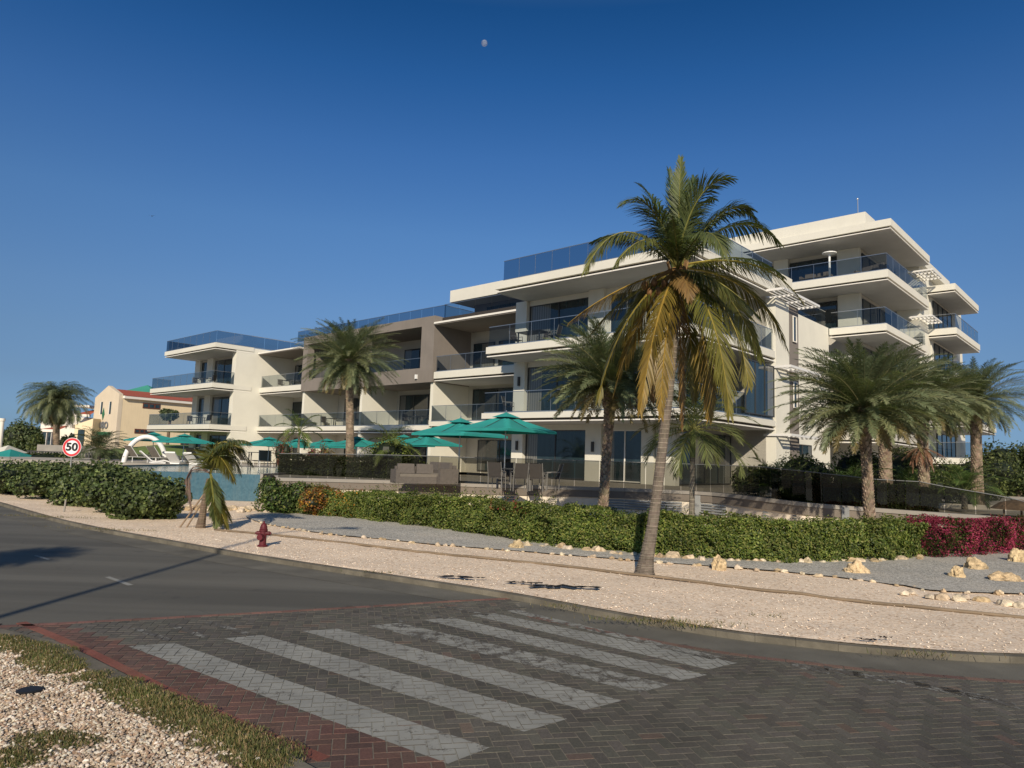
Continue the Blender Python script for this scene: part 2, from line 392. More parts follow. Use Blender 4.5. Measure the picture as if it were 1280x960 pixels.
def smooth_line(pts, n=6):   # Catmull-Rom
    o = []
    for i in range(len(pts)-1):
        p0 = Vector(pts[max(0, i-1)]); p1 = Vector(pts[i]); p2 = Vector(pts[i+1]); p3 = Vector(pts[min(len(pts)-1, i+2)])
        for k in range(n):
            t = k/n; o.append(tuple(0.5*((2*p1)+(p2-p0)*t+(2*p0-5*p1+4*p2-p3)*t*t+(3*p1-p0-3*p2+p3)*t**3)))
    o.append(tuple(pts[-1])); return o
far = G([(0, 632), (60, 650), (120, 664), (200, 679), (300, 697), (400, 713), (500, 728), (640, 750), (760, 773), (900, 797), (1000, 809), (1100, 819), (1280, 830)])
far = [(-150, 140), (-60, 63), (-30, 36.2)]+far+[(9.5, 9.3), (16, 10.6), (40, 16), (120, 36)]
far = far[:3]+smooth_line(far[3:-3])+far[-3:]
near = [(-150, 126), (-60, 50), (-20, 19.2), (-8.6, 10.6)]+G([(0, 794), (60, 806), (100, 823), (200, 876), (300, 925), (370, 958)])+[(-0.55, 4.55), (0.5, 2.9), (1.5, 0.5), (2.2, -4), (2.4, -25)]

b = MB(); b.quad((-3000, -600, -0.03), (3000, -600, -0.03), (3000, 5000, -0.03), (-3000, 5000, -0.03)); struct('ground', b, 'sand')
b = MB()
for a, c in zip(far, far[1:]): b.quad((a[0], -40, 0), (c[0], -40, 0), (c[0], c[1], 0), (a[0], a[1], 0))
struct('road', b, 'asphalt')
def strip(mb, line, w, z0, z1, jig=0.0):   # kerb-like strip: inner edge on the line, going outward
    o2 = offset(line, w)
    for i in range(len(line)-1):
        a, c = line[i], line[i+1]; d, e = o2[i+1], o2[i]
        mb.hexa([(a[0], a[1], z0), (c[0], c[1], z0), (d[0], d[1], z0), (e[0], e[1], z0),
                 (a[0], a[1], z1), (c[0], c[1], z1), (d[0], d[1], z1), (e[0], e[1], z1)])
def stones(line, step=.5, gap=.012):
    P = [Vector(p) for p in line]; acc = []; d = 0.0
    for a, c in zip(P, P[1:]):
        L = (c-a).length
        while d < L: acc.append(a+(c-a)*(d/L)); d += step
        d -= L
    return acc
def kerbrow(mb, line, w, z0, z1):
    S = stones(line)
    for a, c in zip(S, S[1:]):
        if not (-40 < a.x < 40): continue
        t = (c-a).normalized(); n = Vector((-t.y, t.x)); a2 = a+t*.002+n*random.uniform(-.004, .004); c2 = c-t*.002+n*random.uniform(-.004, .004); dz = random.uniform(-.004, .003)
        q = [a2, c2, c2+n*w, a2+n*w]
        mb.hexa([(p.x, p.y, z0) for p in q]+[(p.x, p.y, z1+dz) for p in q])
b = MB(); kerbrow(b, far, 0.17, -0.02, 0.086); struct('far_kerb', b, 'kerb')
g0 = offset(far, -0.75); b = MB()
fi = [i for i in range(len(far)) if -16 < far[i][0] < 30]
for i in fi[:-1]: b.quad((g0[i][0], g0[i][1], 0.004), (g0[i+1][0], g0[i+1][1], 0.004), (far[i+1][0], far[i+1][1], 0.004), (far[i][0], far[i][1], 0.004))
struct('gutter_strip', b, 'gutter')
nearr = [p for p in near]
b = MB(); strip(b, nearr, -0.0, 0, 0); b = MB(); strip(b, [p for p in reversed(nearr)], 0.0001, -0.02, -0.01)
b = MB(); kerbrow(b, list(reversed(nearr)), 0.16, -0.02, 0.07); struct('near_kerb', b, 'kerb')

# far bank of pale gravel: a real, slightly uneven sheet
kerb_in = offset(far, 0.12)
back = [(-150, 190), (-60, 90), (-30, 52), (-18, 33), (-10, 31.5), (-5, 28), (0, 27), (5, 25.5), (9, 25), (14, 25), (25, 27), (50, 40), (120, 70)]
def gridsheet(la, lb, n, m, h, z, xr):
    mb = MB(); vs = []; 
    for i in range(n+1):
        x = xr[0]+(xr[1]-xr[0])*i/n; ya = poly_at(la, x); yb = poly_at(lb, x)
        for j in range(m+1):
            f = (j/m)**1.5; y = ya+(yb-ya)*f
            zz = z+h*min(1, j/3)*(noise.noise(V(x*0.9, y*0.9, 0))*0.6+noise.noise(V(x*3.1, y*3.1, 5))*0.4) if h else z
            vs.append((x, y, zz))
    mb.mesh(vs, [(i*(m+1)+j, (i+1)*(m+1)+j, (i+1)*(m+1)+j+1, i*(m+1)+j+1) for i in range(n) for j in range(m)])
    return mb
o = struct('gravel_bank', gridsheet(kerb_in, back, 420, 60, 0.035, GZ-0.005, (-30, 30)), 'gravel_pink')
for p in o.data.polygons: p.use_smooth = True
b = MB()
for x0, x1 in ((-150, -60), (-60, -30), (30, 40), (40, 120)):
    b.quad((x0, poly_at(kerb_in, x0), GZ-.01), (x1, poly_at(kerb_in, x1), GZ-.01), (x1, poly_at(back, x1), GZ-.01), (x0, poly_at(back, x0), GZ-.01))
struct('verge', b, 'gravel_pink')
gl = G([(306, 646), (330, 655), (400, 667), (480, 675), (560, 683), (640, 689), (700, 694), (850, 706), (960, 714), (1060, 724), (1130, 733), (1280, 743)], GZ)+[(24, 15.5)]
gu = G([(306, 643), (345, 643), (400, 648), (500, 655), (620, 668), (690, 680), (760, 684), (830, 690), (1000, 696), (1160, 690), (1280, 686)], GZ)+[(24, 21)]
def wob(l): 
    l2 = smooth_line(l, 8); return [(x, y+0.10*noise.noise(V(x*2.5, y*2.5, 9))) for x, y in l2]
gl, gu = wob(sorted(gl)), wob(sorted(gu))
o = struct('grey_gravel_bed', gridsheet(gl, [(x, y+1.2) for x, y in gu], 260, 24, 0.035, GZ+0.028, (gl[0][0], 24)), 'gravel_grey')
for p in o.data.polygons: p.use_smooth = True

# near island
b = MB(); nn = offset(list(reversed(nearr)), 0.16); nn = list(reversed(nn)); isl = sorted([p for p in nn if p[1] > 0 or True])
poly = nn+[(-40, -25), (-150, -25)]
import mathutils.geometry as mg
tri = mg.tessellate_polygon([[V(x, y, 0) for x, y in poly]])
b.mesh([(x, y, 0.065) for x, y in poly], [tuple(t) for t in tri])
o = struct('gravel_island', b, 'gravel_near')
for p in o.data.polygons:
    if p.normal.z < 0: p.flip()

# pavers: every brick is real, laid in herringbone
bo = G([(0, 783), (100, 778), (380, 763), (560, 752), (640, 748)])
gin = [g0[i] for i in fi if g0[i][0] > bo[-1][0]+0.1]
pave = [(-6.9, 9.25)]+bo+gin+[(30, 2), (12, 2), (2.2, -2.0), (1.3, 1.0), (0.5, 2.9)]+list(reversed([p for p in near if -8.7 < p[0] < -0.3]))
tri = mg.tessellate_polygon([[V(x, y, 0) for x, y in pave]])
b = MB(); b.mesh([(x, y, 0.0085) for x, y in pave], [tuple(t) for t in tri]); o = struct('mortar_bed', b, 'mortar')
for p in o.data.polygons:
    if p.normal.z < 0: p.flip()
red_out = G([(-60, 742), (20, 780), (100, 815), (230, 880), (400, 955)])+[(-0.3, 4.3), (1.8, 1.2)]
red_in = [(-7.4, 10.2)]+G([(80, 780), (160, 808), (400, 895), (560, 957)])+[(0.9, 4.3), (2.6, 2.0)]
redp = red_out+list(reversed(red_in))
bnx = bo+gin
def near_edge(x, y):
    return min(mg.intersect_point_line(V(x, y, 0), V(a[0], a[1], 0), V(c[0], c[1], 0))[0].xy.__sub__(V(x, y, 0).xy).length if 0 <= mg.intersect_point_line(V(x, y, 0), V(a[0], a[1], 0), V(c[0], c[1], 0))[1] <= 1 else 9 for a, c in zip(bnx, bnx[1:]))
tops = []; b = MB(); U = 0.105; ang = radians(12); ca, sa = cos(ang), sin(ang); BX, BY = 1.0, 8.0
for i in range(-95, 96):
    for j in range(-75, 76):
        k = (i-j) % 4
        if k not in (0, 3): continue
        w, h = (2, 1) if k == 0 else (1, 2)
        cx, cy = (i+w/2)*U, (j+h/2)*U
        X, Y = BX+cx*ca-cy*sa, BY+cx*sa+cy*ca
        if not (-7.2 < X < 10.5 and 3.6 < Y < 12.6) or abs(X) > Y*0.80+1.2: continue
        if not inpoly(pave, X, Y): continue
        g = 0.0030; ch = 0.0025; zt = 0.0125+random.uniform(-0.0010, 0.0010)
        red = inpoly(redp, X, Y)
        if red: base = mixt((0.130, 0.066, 0.050), (0.10, 0.064, 0.050), random.random())
        else:
            base = mixt((0.084, 0.078, 0.063), (0.102, 0.094, 0.077), random.random())
            if random.random() < 0.02: base = (0.12, 0.088, 0.068)
        b.col = rc(base, 0.16)
        def P(x, y, z): return (BX+x*ca-y*sa, BY+x*sa+y*ca, z)
        x0, x1, y0, y1 = i*U+g, (i+w)*U-g, j*U+g, (j+h)*U-g
        tx = random.uniform(-.001, .001)
        tp = [P(x0+ch, y0+ch, zt), P(x1-ch, y0+ch, zt+tx), P(x1-ch, y1-ch, zt+tx), P(x0+ch, y1-ch, zt)]
        bt = [P(x0, y0, 0.005), P(x1, y0, 0.005), P(x1, y1, 0.005), P(x0, y1, 0.005)]
        b.mesh(bt+tp, [(4, 5, 6, 7), (0, 1, 5, 4), (1, 2, 6, 5), (2, 3, 7, 6), (3, 0, 4, 7)])
        tops.append((tp, zt))
tag(b.build('brick_paving', 'paver'), None, None, None, 'structure')
# edge courses
b = MB()
def course(line, w, col, bl=0.21, z=0.014):
    L = smooth_line(line, 4); acc = 0; pts = [Vector(p) for p in L]
    d = 0; res = []
    for a, c in zip(pts, pts[1:]):
        seg = (c-a).length
        while d < seg: res.append((a+(c-a)*(d/seg), (c-a).normalized())); d += bl
        d -= seg
    for (p, t), (q, _) in zip(res, res[1:]):
        n = Vector((-t.y, t.x)); g = 0.004; b.col = rc(col, 0.2)
        A = p+t*g; B = q-t*g
        b.mesh([(*(A), 0.004), (*(B), 0.004), (*(B+n*w), 0.004), (*(A+n*w), 0.004), (*(A), z), (*(B), z), (*(B+n*w), z), (*(A+n*w), z)],
               [(4, 5, 6, 7), (0, 1, 5, 4), (1, 2, 6, 5), (2, 3, 7, 6), (3, 0, 4, 7)])
course([p for p in red_out if p[0] > -6.3][:4], 0.11, (0.20, 0.075, 0.05))
course([p for p in bo], -0.11, (0.19, 0.10, 0.075)); course(gin[:40], -0.11, (0.14, 0.085, 0.065))
tag(b.build('paving_edge', 'paver'), None, None, None, 'structure')

# crossing: paint lies on the brick tops, so the joints stay open
def clip(poly, cp):
    outp = poly
    for i in range(len(cp)):
        a, c = cp[i], cp[(i+1) % len(cp)]
        inp, outp = outp, []
        def side(p): return (c[0]-a[0])*(p[1]-a[1])-(c[1]-a[1])*(p[0]-a[0])
        for k in range(len(inp)):
            p, q = inp[k], inp[(k+1) % len(inp)]; sp, sq = side(p), side(q)
            if sp >= 0: outp.append(p)
            if (sp >= 0) != (sq >= 0):
                t = sp/(sp-sq); outp.append(tuple(p[m]+(q[m]-p[m])*t for m in range(3)))
        if not outp: return []
    return outp
def ccw(q):
    ar = sum(q[i][0]*q[(i+1) % len(q)][1]-q[(i+1) % len(q)][0]*q[i][1] for i in range(len(q)))
    return q if ar > 0 else list(reversed(q))
def painted(name, px, m, lift=0.0022, xy=None):
    cp = ccw(xy or G(px, 0.012)); mb = MB(); xs = [p[0] for p in cp]; ys = [p[1] for p in cp]
    for tp, zt in tops:
        if tp[0][0] < min(xs)-.3 or tp[0][0] > max(xs)+.3 or tp[0][1] < min(ys)-.3 or tp[0][1] > max(ys)+.3: continue
        r = clip(tp, cp)
        if len(r) > 2: mb.quad(*[(p[0], p[1], p[2]+lift) for p in r])
    nb = len(mb.f)
    if lift < .003 and m != 'road_paint_faint' and nb: mb.quad(*[(p[0], p[1], .0098) for p in cp])
    if nb: return mb.build(name, m)
desc = [
 ('widest crossing stripe beside the red brick border, nearest the gravel island', [(160, 808), (218, 804), (612, 935), (560, 955)], 'road_paint'),
 ('second crossing stripe counted from the red brick border', [(280, 798), (328, 794), (709, 899), (655, 915)], 'road_paint'),
 ('third crossing stripe from the red border, its far end blotched with dark patches', [(378, 789), (422, 786), (778, 876), (730, 888)], 'road_paint'),
 ('fourth crossing stripe from the red border, heavily worn along its length', [(460, 782), (500, 779), (838, 856), (800, 866)], 'road_paint_worn'),
 ('fifth crossing stripe from the red brick border', [(530, 775), (565, 772), (884, 844), (850, 851)], 'road_paint'),
 ('sixth crossing stripe from the red border, next to the thin last line', [(588, 769), (618, 767), (922, 829), (885, 837)], 'road_paint'),
 ('thin worn last line of the crossing, farthest from the red border', [(634, 764), (646, 762), (905, 822), (890, 825)], 'road_paint_worn')]
for lb, px, m in desc:
    tag(painted('crosswalk_stripe', px, m), lb, 'road marking', 'white stripes of the pedestrian crossing')
mb_all = []
for k, (x, y) in enumerate([(1012, 835), (1055, 840), (1092, 847), (1135, 852), (1172, 861), (1207, 867), (1240, 876)]):
    c = gz(x, y, 0.012); u = V(0.80, -0.6, 0); v = V(0.35, 0.94, 0)
    q = [tuple((c+u*a*0.21+v*bb*0.11)[:2]) for a, bb in ((-1, -1), (1, -1), (1, 1), (-1, 1))]
    o = painted('faded_dash', None, 'road_paint_faint', xy=q)
    if o: tag(o, 'faded grey paint patch in the row on the brick paving near the right kerb', 'road marking', 'faded paint patches near the right kerb')
for k, (x, y) in enumerate([(190, 793), (235, 789), (285, 785), (480, 771), (530, 767), (580, 763)]):
    c = gz(x, y, 0.012); u = V(-0.80, 0.6, 0); v = V(0.6, 0.8, 0)
    q = [tuple((c+u*a*0.45+v*bb*0.05)[:2]) for a, bb in ((-1, -1), (1, -1), (1, 1), (-1, 1))]
    o = painted('faded_line', None, 'road_paint_faint', xy=q)
    if o: tag(o, 'thin faded paint line beyond the crossing where the bricks meet the asphalt', 'road marking', 'thin faded lines beside the asphalt edge')
for lb, px in (('short white centre dash on the asphalt, the nearer of two', [(131, 721.5), (137, 720.5), (167, 731), (160, 732)]), ('short pale centre dash on the asphalt, the farther of two', [(42, 694.5), (47, 694), (64, 699), (59, 700)])):
    b = MB(); b.quad(*[gz(x, y, 0.006) for x, y in px]); tag(b.build('lane_dash', 'road_paint'), lb, 'road marking')

# pebbles
ICO = None
def ico():
    import bmesh
    bm = bmesh.new(); bmesh.ops.create_icosphere(bm, subdivisions=1, radius=1)
    r = ([v.co.copy() for v in bm.verts], [tuple(v.index for v in f.verts) for f in bm.faces]); bm.free(); return r
IV, IF = ico()
OV = [V(1, 0, 0), V(0, 1, 0), V(-1, 0, 0), V(0, -1, 0), V(0, 0, 1), V(0, 0, -0.4)]
OF = [(0, 1, 4), (1, 2, 4), (2, 3, 4), (3, 0, 4), (1, 0, 5), (2, 1, 5), (3, 2, 5), (0, 3, 5)]
def pebble(mb, p, r, lo=False):
    vs, fs = (OV, OF) if lo else (IV, IF)
    a = random.uniform(0, pi); c, s = cos(a), sin(a); k = (r*random.uniform(.8, 1.5), r*random.uniform(.6, 1), r*random.uniform(.45, .8))
    tl = random.uniform(-.5, .5)
    o = []
    for v in vs:
        x, y, z = v.x*k[0], v.y*k[1], v.z*k[2]; z2 = z+x*tl
        q = 1+random.uniform(-.16, .16); o.append((p[0]+(x*c-y*s)*q, p[1]+(x*s+y*c)*q, p[2]+z2*q))
    mb.mesh(o, fs)
PAL = [(0.53, 0.44, 0.34), (0.60, 0.53, 0.43), (0.43, 0.34, 0.255), (0.47, 0.38, 0.29), (0.66, 0.60, 0.51), (0.40, 0.29, 0.20), (0.33, 0.23, 0.16)]
inner = offset(list(reversed(near)), 0.2)
islpoly = list(reversed(inner))+[(-40, -25), (-150, -25)]
grass_line = G([(-20, 806), (45, 822), (85, 845), (190, 890), (270, 925), (330, 962)])
blobs = [(gz(70, 925, .065), 0.42, 0.22), (gz(20, 945, .065), 0.3, 0.2), (gz(5, 955, .065), .25, .2)]
def grassiness(x, y):
    d = min((Vector((x, y))-(Vector(a).lerp(Vector(c), f))).length for a, c in zip(grass_line, grass_line[1:]) for f in (0, .25, .5, .75, 1))
    n = noise.noise(V(x*1.6, y*1.6, 3))*0.5+noise.noise(V(x*5, y*5, 1))*0.3
    v = 1-d/(0.30+0.30*n) if d < .8 else -1
    for c, rx, ry in blobs:
        e = 1-sqrt(((x-c.x)/rx)**2+((y-c.y)/ry)**2)+n*0.7; v = max(v, e*0.8)
    return v
b = MB(); n = 0
while n < 24000:
    x, y = random.uniform(-7.4, -0.6), random.uniform(3.9, 9.4)
    if not inpoly(islpoly, x, y) or x < -0.8*y-0.3: continue
    if grassiness(x, y) > 0.15 and random.random() < 0.85: continue
    b.col = rc(random.choice(PAL), .15); pebble(b, (x, y, 0.068+random.uniform(0, .012)), random.uniform(.007, .016)*(1.5 if random.random() < .12 else 1)); n += 1
tag(b.build('loose_pebbles', 'pebble'), 'loose pale pebbles covering the near island', 'gravel', None, 'stuff')
b = MB()
for n in range(4500):
    x = random.uniform(-10, 17); y0 = poly_at(kerb_in, x); 
    y = y0+0.05+(random.random()**1.6)*min(7.5, poly_at(gl, x)-y0 if x > gl[0][0] else 7.5)
    if abs(x)/y > 0.82: continue
    b.col = rc(random.choice([(0.86, 0.70, 0.53), (0.90, 0.77, 0.61), (0.78, 0.60, 0.44), (0.82, 0.66, 0.50), (0.92, 0.83, 0.70)]), .08)
    if random.random() < .03: b.col = (0.16, 0.11, 0.08)
    pebble(b, (x, y, GZ+random.uniform(0, .010)), random.uniform(.008, .016), True)
tag(b.build('bank_pebbles', 'pebble'), 'loose pinkish white stones spread over the far bank', 'gravel', None, 'stuff')
# grass
b = MB(); n = 0; tries = 0
while n < 30000 and tries < 500000:
    tries += 1
    x, y = random.uniform(-7.6, -0.5), random.uniform(3.9, 9.6)
    if x < -0.8*y-0.3: continue
    v = grassiness(x, y)
    if v < 0.05 or random.random() > v*1.5+.05: continue
    h = random.uniform(.012, .042)*(0.5+v); a = random.uniform(0, 2*pi); l = random.uniform(.0, .05); w = random.uniform(.003, .006)
    g = random.random()
    b.col = rc(mixt((0.085, 0.11, 0.03), (0.17, 0.165, 0.065), g) if random.random() < .70 else (0.30, 0.22, 0.11), .25)
    dx, dy = cos(a), sin(a); 
    b.quad((x-dy*w, y+dx*w, .062), (x+dy*w, y-dx*w, .062), (x+dx*l*.5+dy*w*.7, y+dy*l*.5-dx*w*.7, .062+h*.6), (x+dx*l, y+dy*l, .062+h)); n += 1
tag(b.build('grass', 'leaf'), 'short patchy grass along the near kerb', 'grass', None, 'stuff')

# weeds at the far kerb and in the bank
b = MB()
for (x, y, w, n) in ((820, 776, .5, 260), (860, 782, .35, 160), (700, 758, .2, 60), (1150, 818, .3, 60), (60, 646, .8, 260), (140, 662, .7, 200), (480, 716, .3, 50), (960, 770, .15, 30), (1080, 690, .3, 40)):
    c = gz(x, y, GZ)
    for _ in range(n):
        px_, py_ = c.x+random.gauss(0, w), c.y+random.gauss(0, .05); a = random.uniform(0, 6.28); h = random.uniform(.02, .08); l = random.uniform(.01, .06); wd = .005
        b.col = rc(random.choice([(0.10, 0.12, 0.03), (0.16, 0.14, 0.06), (0.24, 0.18, 0.09)]), .25)
        dx, dy = cos(a), sin(a); z = GZ-.01
        b.quad((px_-dy*wd, py_+dx*wd, z), (px_+dy*wd, py_-dx*wd, z), (px_+dx*l*.5, py_+dy*l*.5, z+h*.7), (px_+dx*l, py_+dy*l, z+h))
tag(b.build('weeds', 'leaf'), 'sparse dry weeds along the far kerb and verge', 'weeds', None, 'stuff')
# hose across the bank
hp = [gz(x, y, GZ+.02) for x, y in [(268, 662), (335, 668), (420, 677), (520, 689), (600, 697), (700, 707), (770, 715), (860, 726), (925, 734), (1000, 742), (1070, 751), (1180, 762), (1290, 773)]]
hp = [V(*p) for p in smooth_line([tuple(p) for p in hp], 5)]
hp = [p+V(0, .05*noise.noise(p*1.5), .012*noise.noise(p*2.0)) for p in hp]
b = MB(); b.tube(hp, 0.028, 6); tag(b.build('garden_hose', 'hose', None, True), 'long dusty brown irrigation hose lying across the pale gravel bank', 'hose')
# litter: dark torn sheeting scraps
for k, (x, y, w, lb) in enumerate([(580, 722, .35, 'dark torn plastic scrap on the bank gravel, smaller and left of the long one'), (706, 734, .55, 'long dark torn plastic scrap near the kerb, left of the coconut palm'), (657, 729, .25, 'small dark plastic scrap between two others by the kerb'),
                             (1082, 800, .12, 'small black plastic scrap near the right kerb'), (1107, 798, .08, 'tiny black scrap near the right kerb, right of a larger one')]):
    c = gz(x, y, GZ+.03); b = MB(); random.seed(k+50)
    for q in range(9):
        p = c+V(-w+2*w*q/8, random.uniform(-.04, .04), 0); a = random.uniform(0, 6)
        b.quad(*[p+V(cos(a+t)*random.uniform(.06, .2)*min(1, w*2.5), sin(a+t)*random.uniform(.05, .13)*min(1, w*2.5), random.uniform(0, .03)) for t in (0, 1.4, 3.0, 4.4)])
    tag(b.build('plastic_scrap', 'litter'), lb, 'litter')
c = gz(37, 864, .075); b = MB()
b.lathe([(0.10, 0), (0.11, .012), (0.09, .02), (.03, .022)], 14, c); tag(b.build('valve_cover', 'litter'), 'small round black cover lying on the near gravel island', 'cover')
random.seed(11)

# border stones
def rockmesh(mb, c, r, sx=1, sy=1, sz=.8, col=(0.62, 0.47, 0.27), seed=0, sub=3):
    import bmesh
    bm = bmesh.new(); bmesh.ops.create_icosphere(bm, subdivisions=sub, radius=1); o = V(seed*7.3, seed*3.1, 0)
    vs = []
    for v in bm.verts:
        p = v.co; k = 1+.42*noise.noise(p*1.2+o)+.30*noise.noise(p*2.8+o)+.14*noise.noise(p*7+o)
        vs.append((c[0]+p.x*r*sx*k, c[1]+p.y*r*sy*k, c[2]+max(-.2, p.z)*r*sz*k))
    fs = [tuple(v.index for v in f.verts) for f in bm.faces]; bm.free(); mb.col = rc(col, .12); mb.mesh(vs, fs)
for k, (x, y, r, sx, sz, lb) in enumerate([(899, 712, .155, .95, 1.25, 'squarish golden boulder standing on the grey gravel, left of the others by the hedge'),
        (1070, 717, .22, 1.1, .85, 'rounded golden boulder in front of the green hedge near its right end'),
        (1196, 722, .16, 1.0, 1.0, 'dark sided golden boulder just left of the flat pale one below the bougainvillea'),
        (1219, 712, .19, 1.15, .9, 'pale golden boulder directly under the bougainvillea'),
        (1272, 703, .20, 1.0, 1.1, 'pale boulder at the right edge below the bougainvillea'),
        (1258, 726, .22, 1.5, .55, 'low broken pale rock at the right end of the gravel bed'),
        (645, 686, .16, 1.1, .9, 'small golden boulder at the hedge foot left of the coconut palm')]):
    c = gz(x, y, GZ); b = MB(); rockmesh(b, (c.x, c.y, GZ+.0), r, sx, 1, sz*1.3, (0.56, 0.43, 0.26), k+1, 4);     tag(b.build('boulder', 'rock'), lb, 'boulder', 'boulders along the hedge')
def kerbstones(name, line, n, rr, jit, label, cat, rng=1):
    L = [Vector(p) for p in line]; tot = sum((a-c).length for a, c in zip(L, L[1:]))
    for i in range(n):
        d = tot*(i+random.uniform(.1, .9))/n
        for a, c in zip(L, L[1:]):
            s = (c-a).length
            if d <= s: p = a+(c-a)*(d/s); break
            d -= s
        r = random.uniform(*rr); b = MB()
        rockmesh(b, (p.x+random.uniform(-jit, jit), p.y+random.uniform(-jit, jit), GZ+.01), r, random.uniform(.8, 1.4), 1, random.uniform(.7, 1.0), random.choice([(0.56, 0.45, 0.31), (0.60, 0.51, 0.38), (0.45, 0.34, 0.21)]), i*1.7+rng, 2)
        tag(b.build(name, 'rock'), label, 'stone', cat)
kerbstones('edging_stone', [p for p in gl if p[0] > -8], 120, (.028, .075), .09, 'small pale stone in the loose row edging the grey gravel', 'stones edging the grey gravel')
kerbstones('hedge_stone', G([(640, 682), (700, 685), (760, 692), (830, 697), (900, 702), (1000, 704), (1100, 702), (1150, 698)], GZ), 60, (.05, .14), .14, 'golden stone in the row at the foot of the long green hedge', 'stones at the hedge foot', 3)
kerbstones('loose_stone', G([(1130, 742), (1180, 748), (1220, 752), (1270, 756)], GZ), 9, (.07, .13), .22, 'loose pale stone on the bank below the gravel bed at the right', 'loose stones at the right', 5)
kerbstones('rubble_stone', G([(222, 634), (260, 638), (300, 637), (325, 641)], GZ), 34, (.08, .18), .5, 'rough pale rubble stone at the foot of the blue pool wall', 'rubble below the pool wall', 8)
# ------------------------------------------------------------------ the apartment building, square on the (s, t) grid
BO = W(-20, 40, 1.2)
apt = empty('apartment_building', BO, 'long white terraced apartment building with stepped glass balconies, four storeys at its right end', 'building')
def bpart(name, mats, fn, parent=apt):
    b = MB(); fn(b); return b.build(name, mats, parent)
def balcony(s0, s1, t0, t1, lz, tz, rail='F', rails=None, glass='rail_glass', gh=1.06, col='fascia', trimsides='F', rs0=None, inset=.10, step=1.45, rt1=None, cols=None):
    """slab with its fascia, a shadow groove and lip below, soffit; rail sides: F front, R right end, L left end"""
    b = MB()
    b.sbox(s0, s1, t0, t1, lz+.19, tz)
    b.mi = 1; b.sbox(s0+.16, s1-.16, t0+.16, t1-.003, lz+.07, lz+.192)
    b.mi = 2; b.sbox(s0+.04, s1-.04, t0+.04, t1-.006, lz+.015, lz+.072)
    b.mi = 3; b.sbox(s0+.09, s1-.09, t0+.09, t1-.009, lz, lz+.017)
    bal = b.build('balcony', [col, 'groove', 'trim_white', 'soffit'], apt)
    if rail:
        b = MB(); a0 = s0+inset if rs0 is None else rs0; a1 = s1-inset; f = t0+inset; e = (t1-.1) if rt1 is None else rt1
        def run(p, q):
            p, q = Vector(p), Vector(q); L = (q-p).length; n = max(1, round(L/step)); u = (q-p)/L; nn = V(-u.y, u.x, 0)
            for i in range(n):
                A = p+u*(L*i/n+.012); B = p+u*(L*(i+1)/n-.012)
                b.mi = 0; b.quad((A.x, A.y, tz+.05), (B.x, B.y, tz+.05), (B.x, B.y, tz+gh), (A.x, A.y, tz+gh))
                if i: b.mi = 1; C = p+u*(L*i/n); b.tube([C+V(0, 0, tz+.03), C+V(0, 0, tz+gh)], .012, 4, False)
            b.mi = 1
            for z0, z1, w in ((tz+gh, tz+gh+.028, .018), (tz+.002, tz+.06, .035)):
                b.hexa([p+nn*w+V(0, 0, z0), q+nn*w+V(0, 0, z0), q-nn*w+V(0, 0, z0), p-nn*w+V(0, 0, z0), p+nn*w+V(0, 0, z1), q+nn*w+V(0, 0, z1), q-nn*w+V(0, 0, z1), p-nn*w+V(0, 0, z1)])
        if 'F' in rail: run(W(a0, f), W(a1, f))
        if 'R' in rail: run(W(a1, f), W(a1, e))
        if 'L' in rail: run(W(a0, f), W(a0, e))
        b.build('railing', [glass, 'steel'], bal)
    return bal
def window(s0, s1, t, z0, z1, panes=2, white=False, glass='window_glass', axis='s', mull=None, label=None):
    """glazing standing just proud of its wall; axis 't' puts it on a side wall at s = t"""
    b = MB()
    g = 0.02
    if axis == 's': b.sbox(s0+g, s1-g, t-.02, t+.03, z0+g, z1-g)
    else: b.sbox(t-.03, t+.02, s0+g, s1-g, z0+g, z1-g)
    w = b.build('window', glass, apt)
    if label: w['label'] = label
    b = MB(); f = .05
    bars = [(s0, s0+f, z0, z1), (s1-f, s1, z0, z1), (s0+f, s1-f, z1-f, z1), (s0+f, s1-f, z0, z0+f)]
    for i in range(1, panes): x = s0+(s1-s0)*i/panes; bars.append((x-.03, x+.03, z0+f, z1-f))
    for a, c, d, e in bars:
        if axis == 's': b.sbox(a, c, t-.055, t-.005, d, e)
        else: b.sbox(t+.005, t+.055, a, c, d, e)
    b.build('frame', 'trim_white' if white else 'frame_dark', w)
    if z1-z0 > 1.5 and s1-s0 > 1.2 and random.random() < .7:
        b = MB(); L = (s1-s0-.1)/max(1, panes)*random.uniform(.25, .8); a = s0+.055 if random.random() < .5 else s1-.055-L
        if axis == 's': b.sbox(a, a+L, t-.024, t-.018, z0+.055, z1-.055)
        else: b.sbox(t+.018, t+.024, a, a+L, z0+.055, z1-.055)
        b.build('curtain', 'curtain', w)
    return w
def wall(boxes, m='stucco', name='wall', parent=apt):
    b = MB()
    for q in boxes: b.sbox(*q)
    return b.build(name, m, parent)
def awning(s0, s1, t0, t1, z, n=14, along='s'):
    b = MB(); 
    for a in (s0, s1-.06): b.sbox(a, a+.06, t0, t1, z-.06, z+.06)
    for a in (t0, t1-.06): b.sbox(s0+.06, s1-.06, a, a+.06, z-.06, z+.06)
    m = (t0+t1)/2
    for fr in (1/3, 2/3): tt = t0+(t1-t0)*fr; b.sbox(s0+.06, s1-.06, tt-.03, tt+.03, z-.055, z+.055)
    n = int((s1-s0)/.27)
    for i in range(n):
        ss = s0+.13+(s1-s0-.26)*(i+.5)/n
        b.sbox(ss-.035, ss+.035, t0+.061, t1-.061, z-.02, z+.02)
    return b.build('louvred_awning', 'louver', apt)

L1, T1, L2, T2, L3, T3 = 4.12, 4.60, 7.55, 8.10, 10.96, 11.55
F0 = 1.30
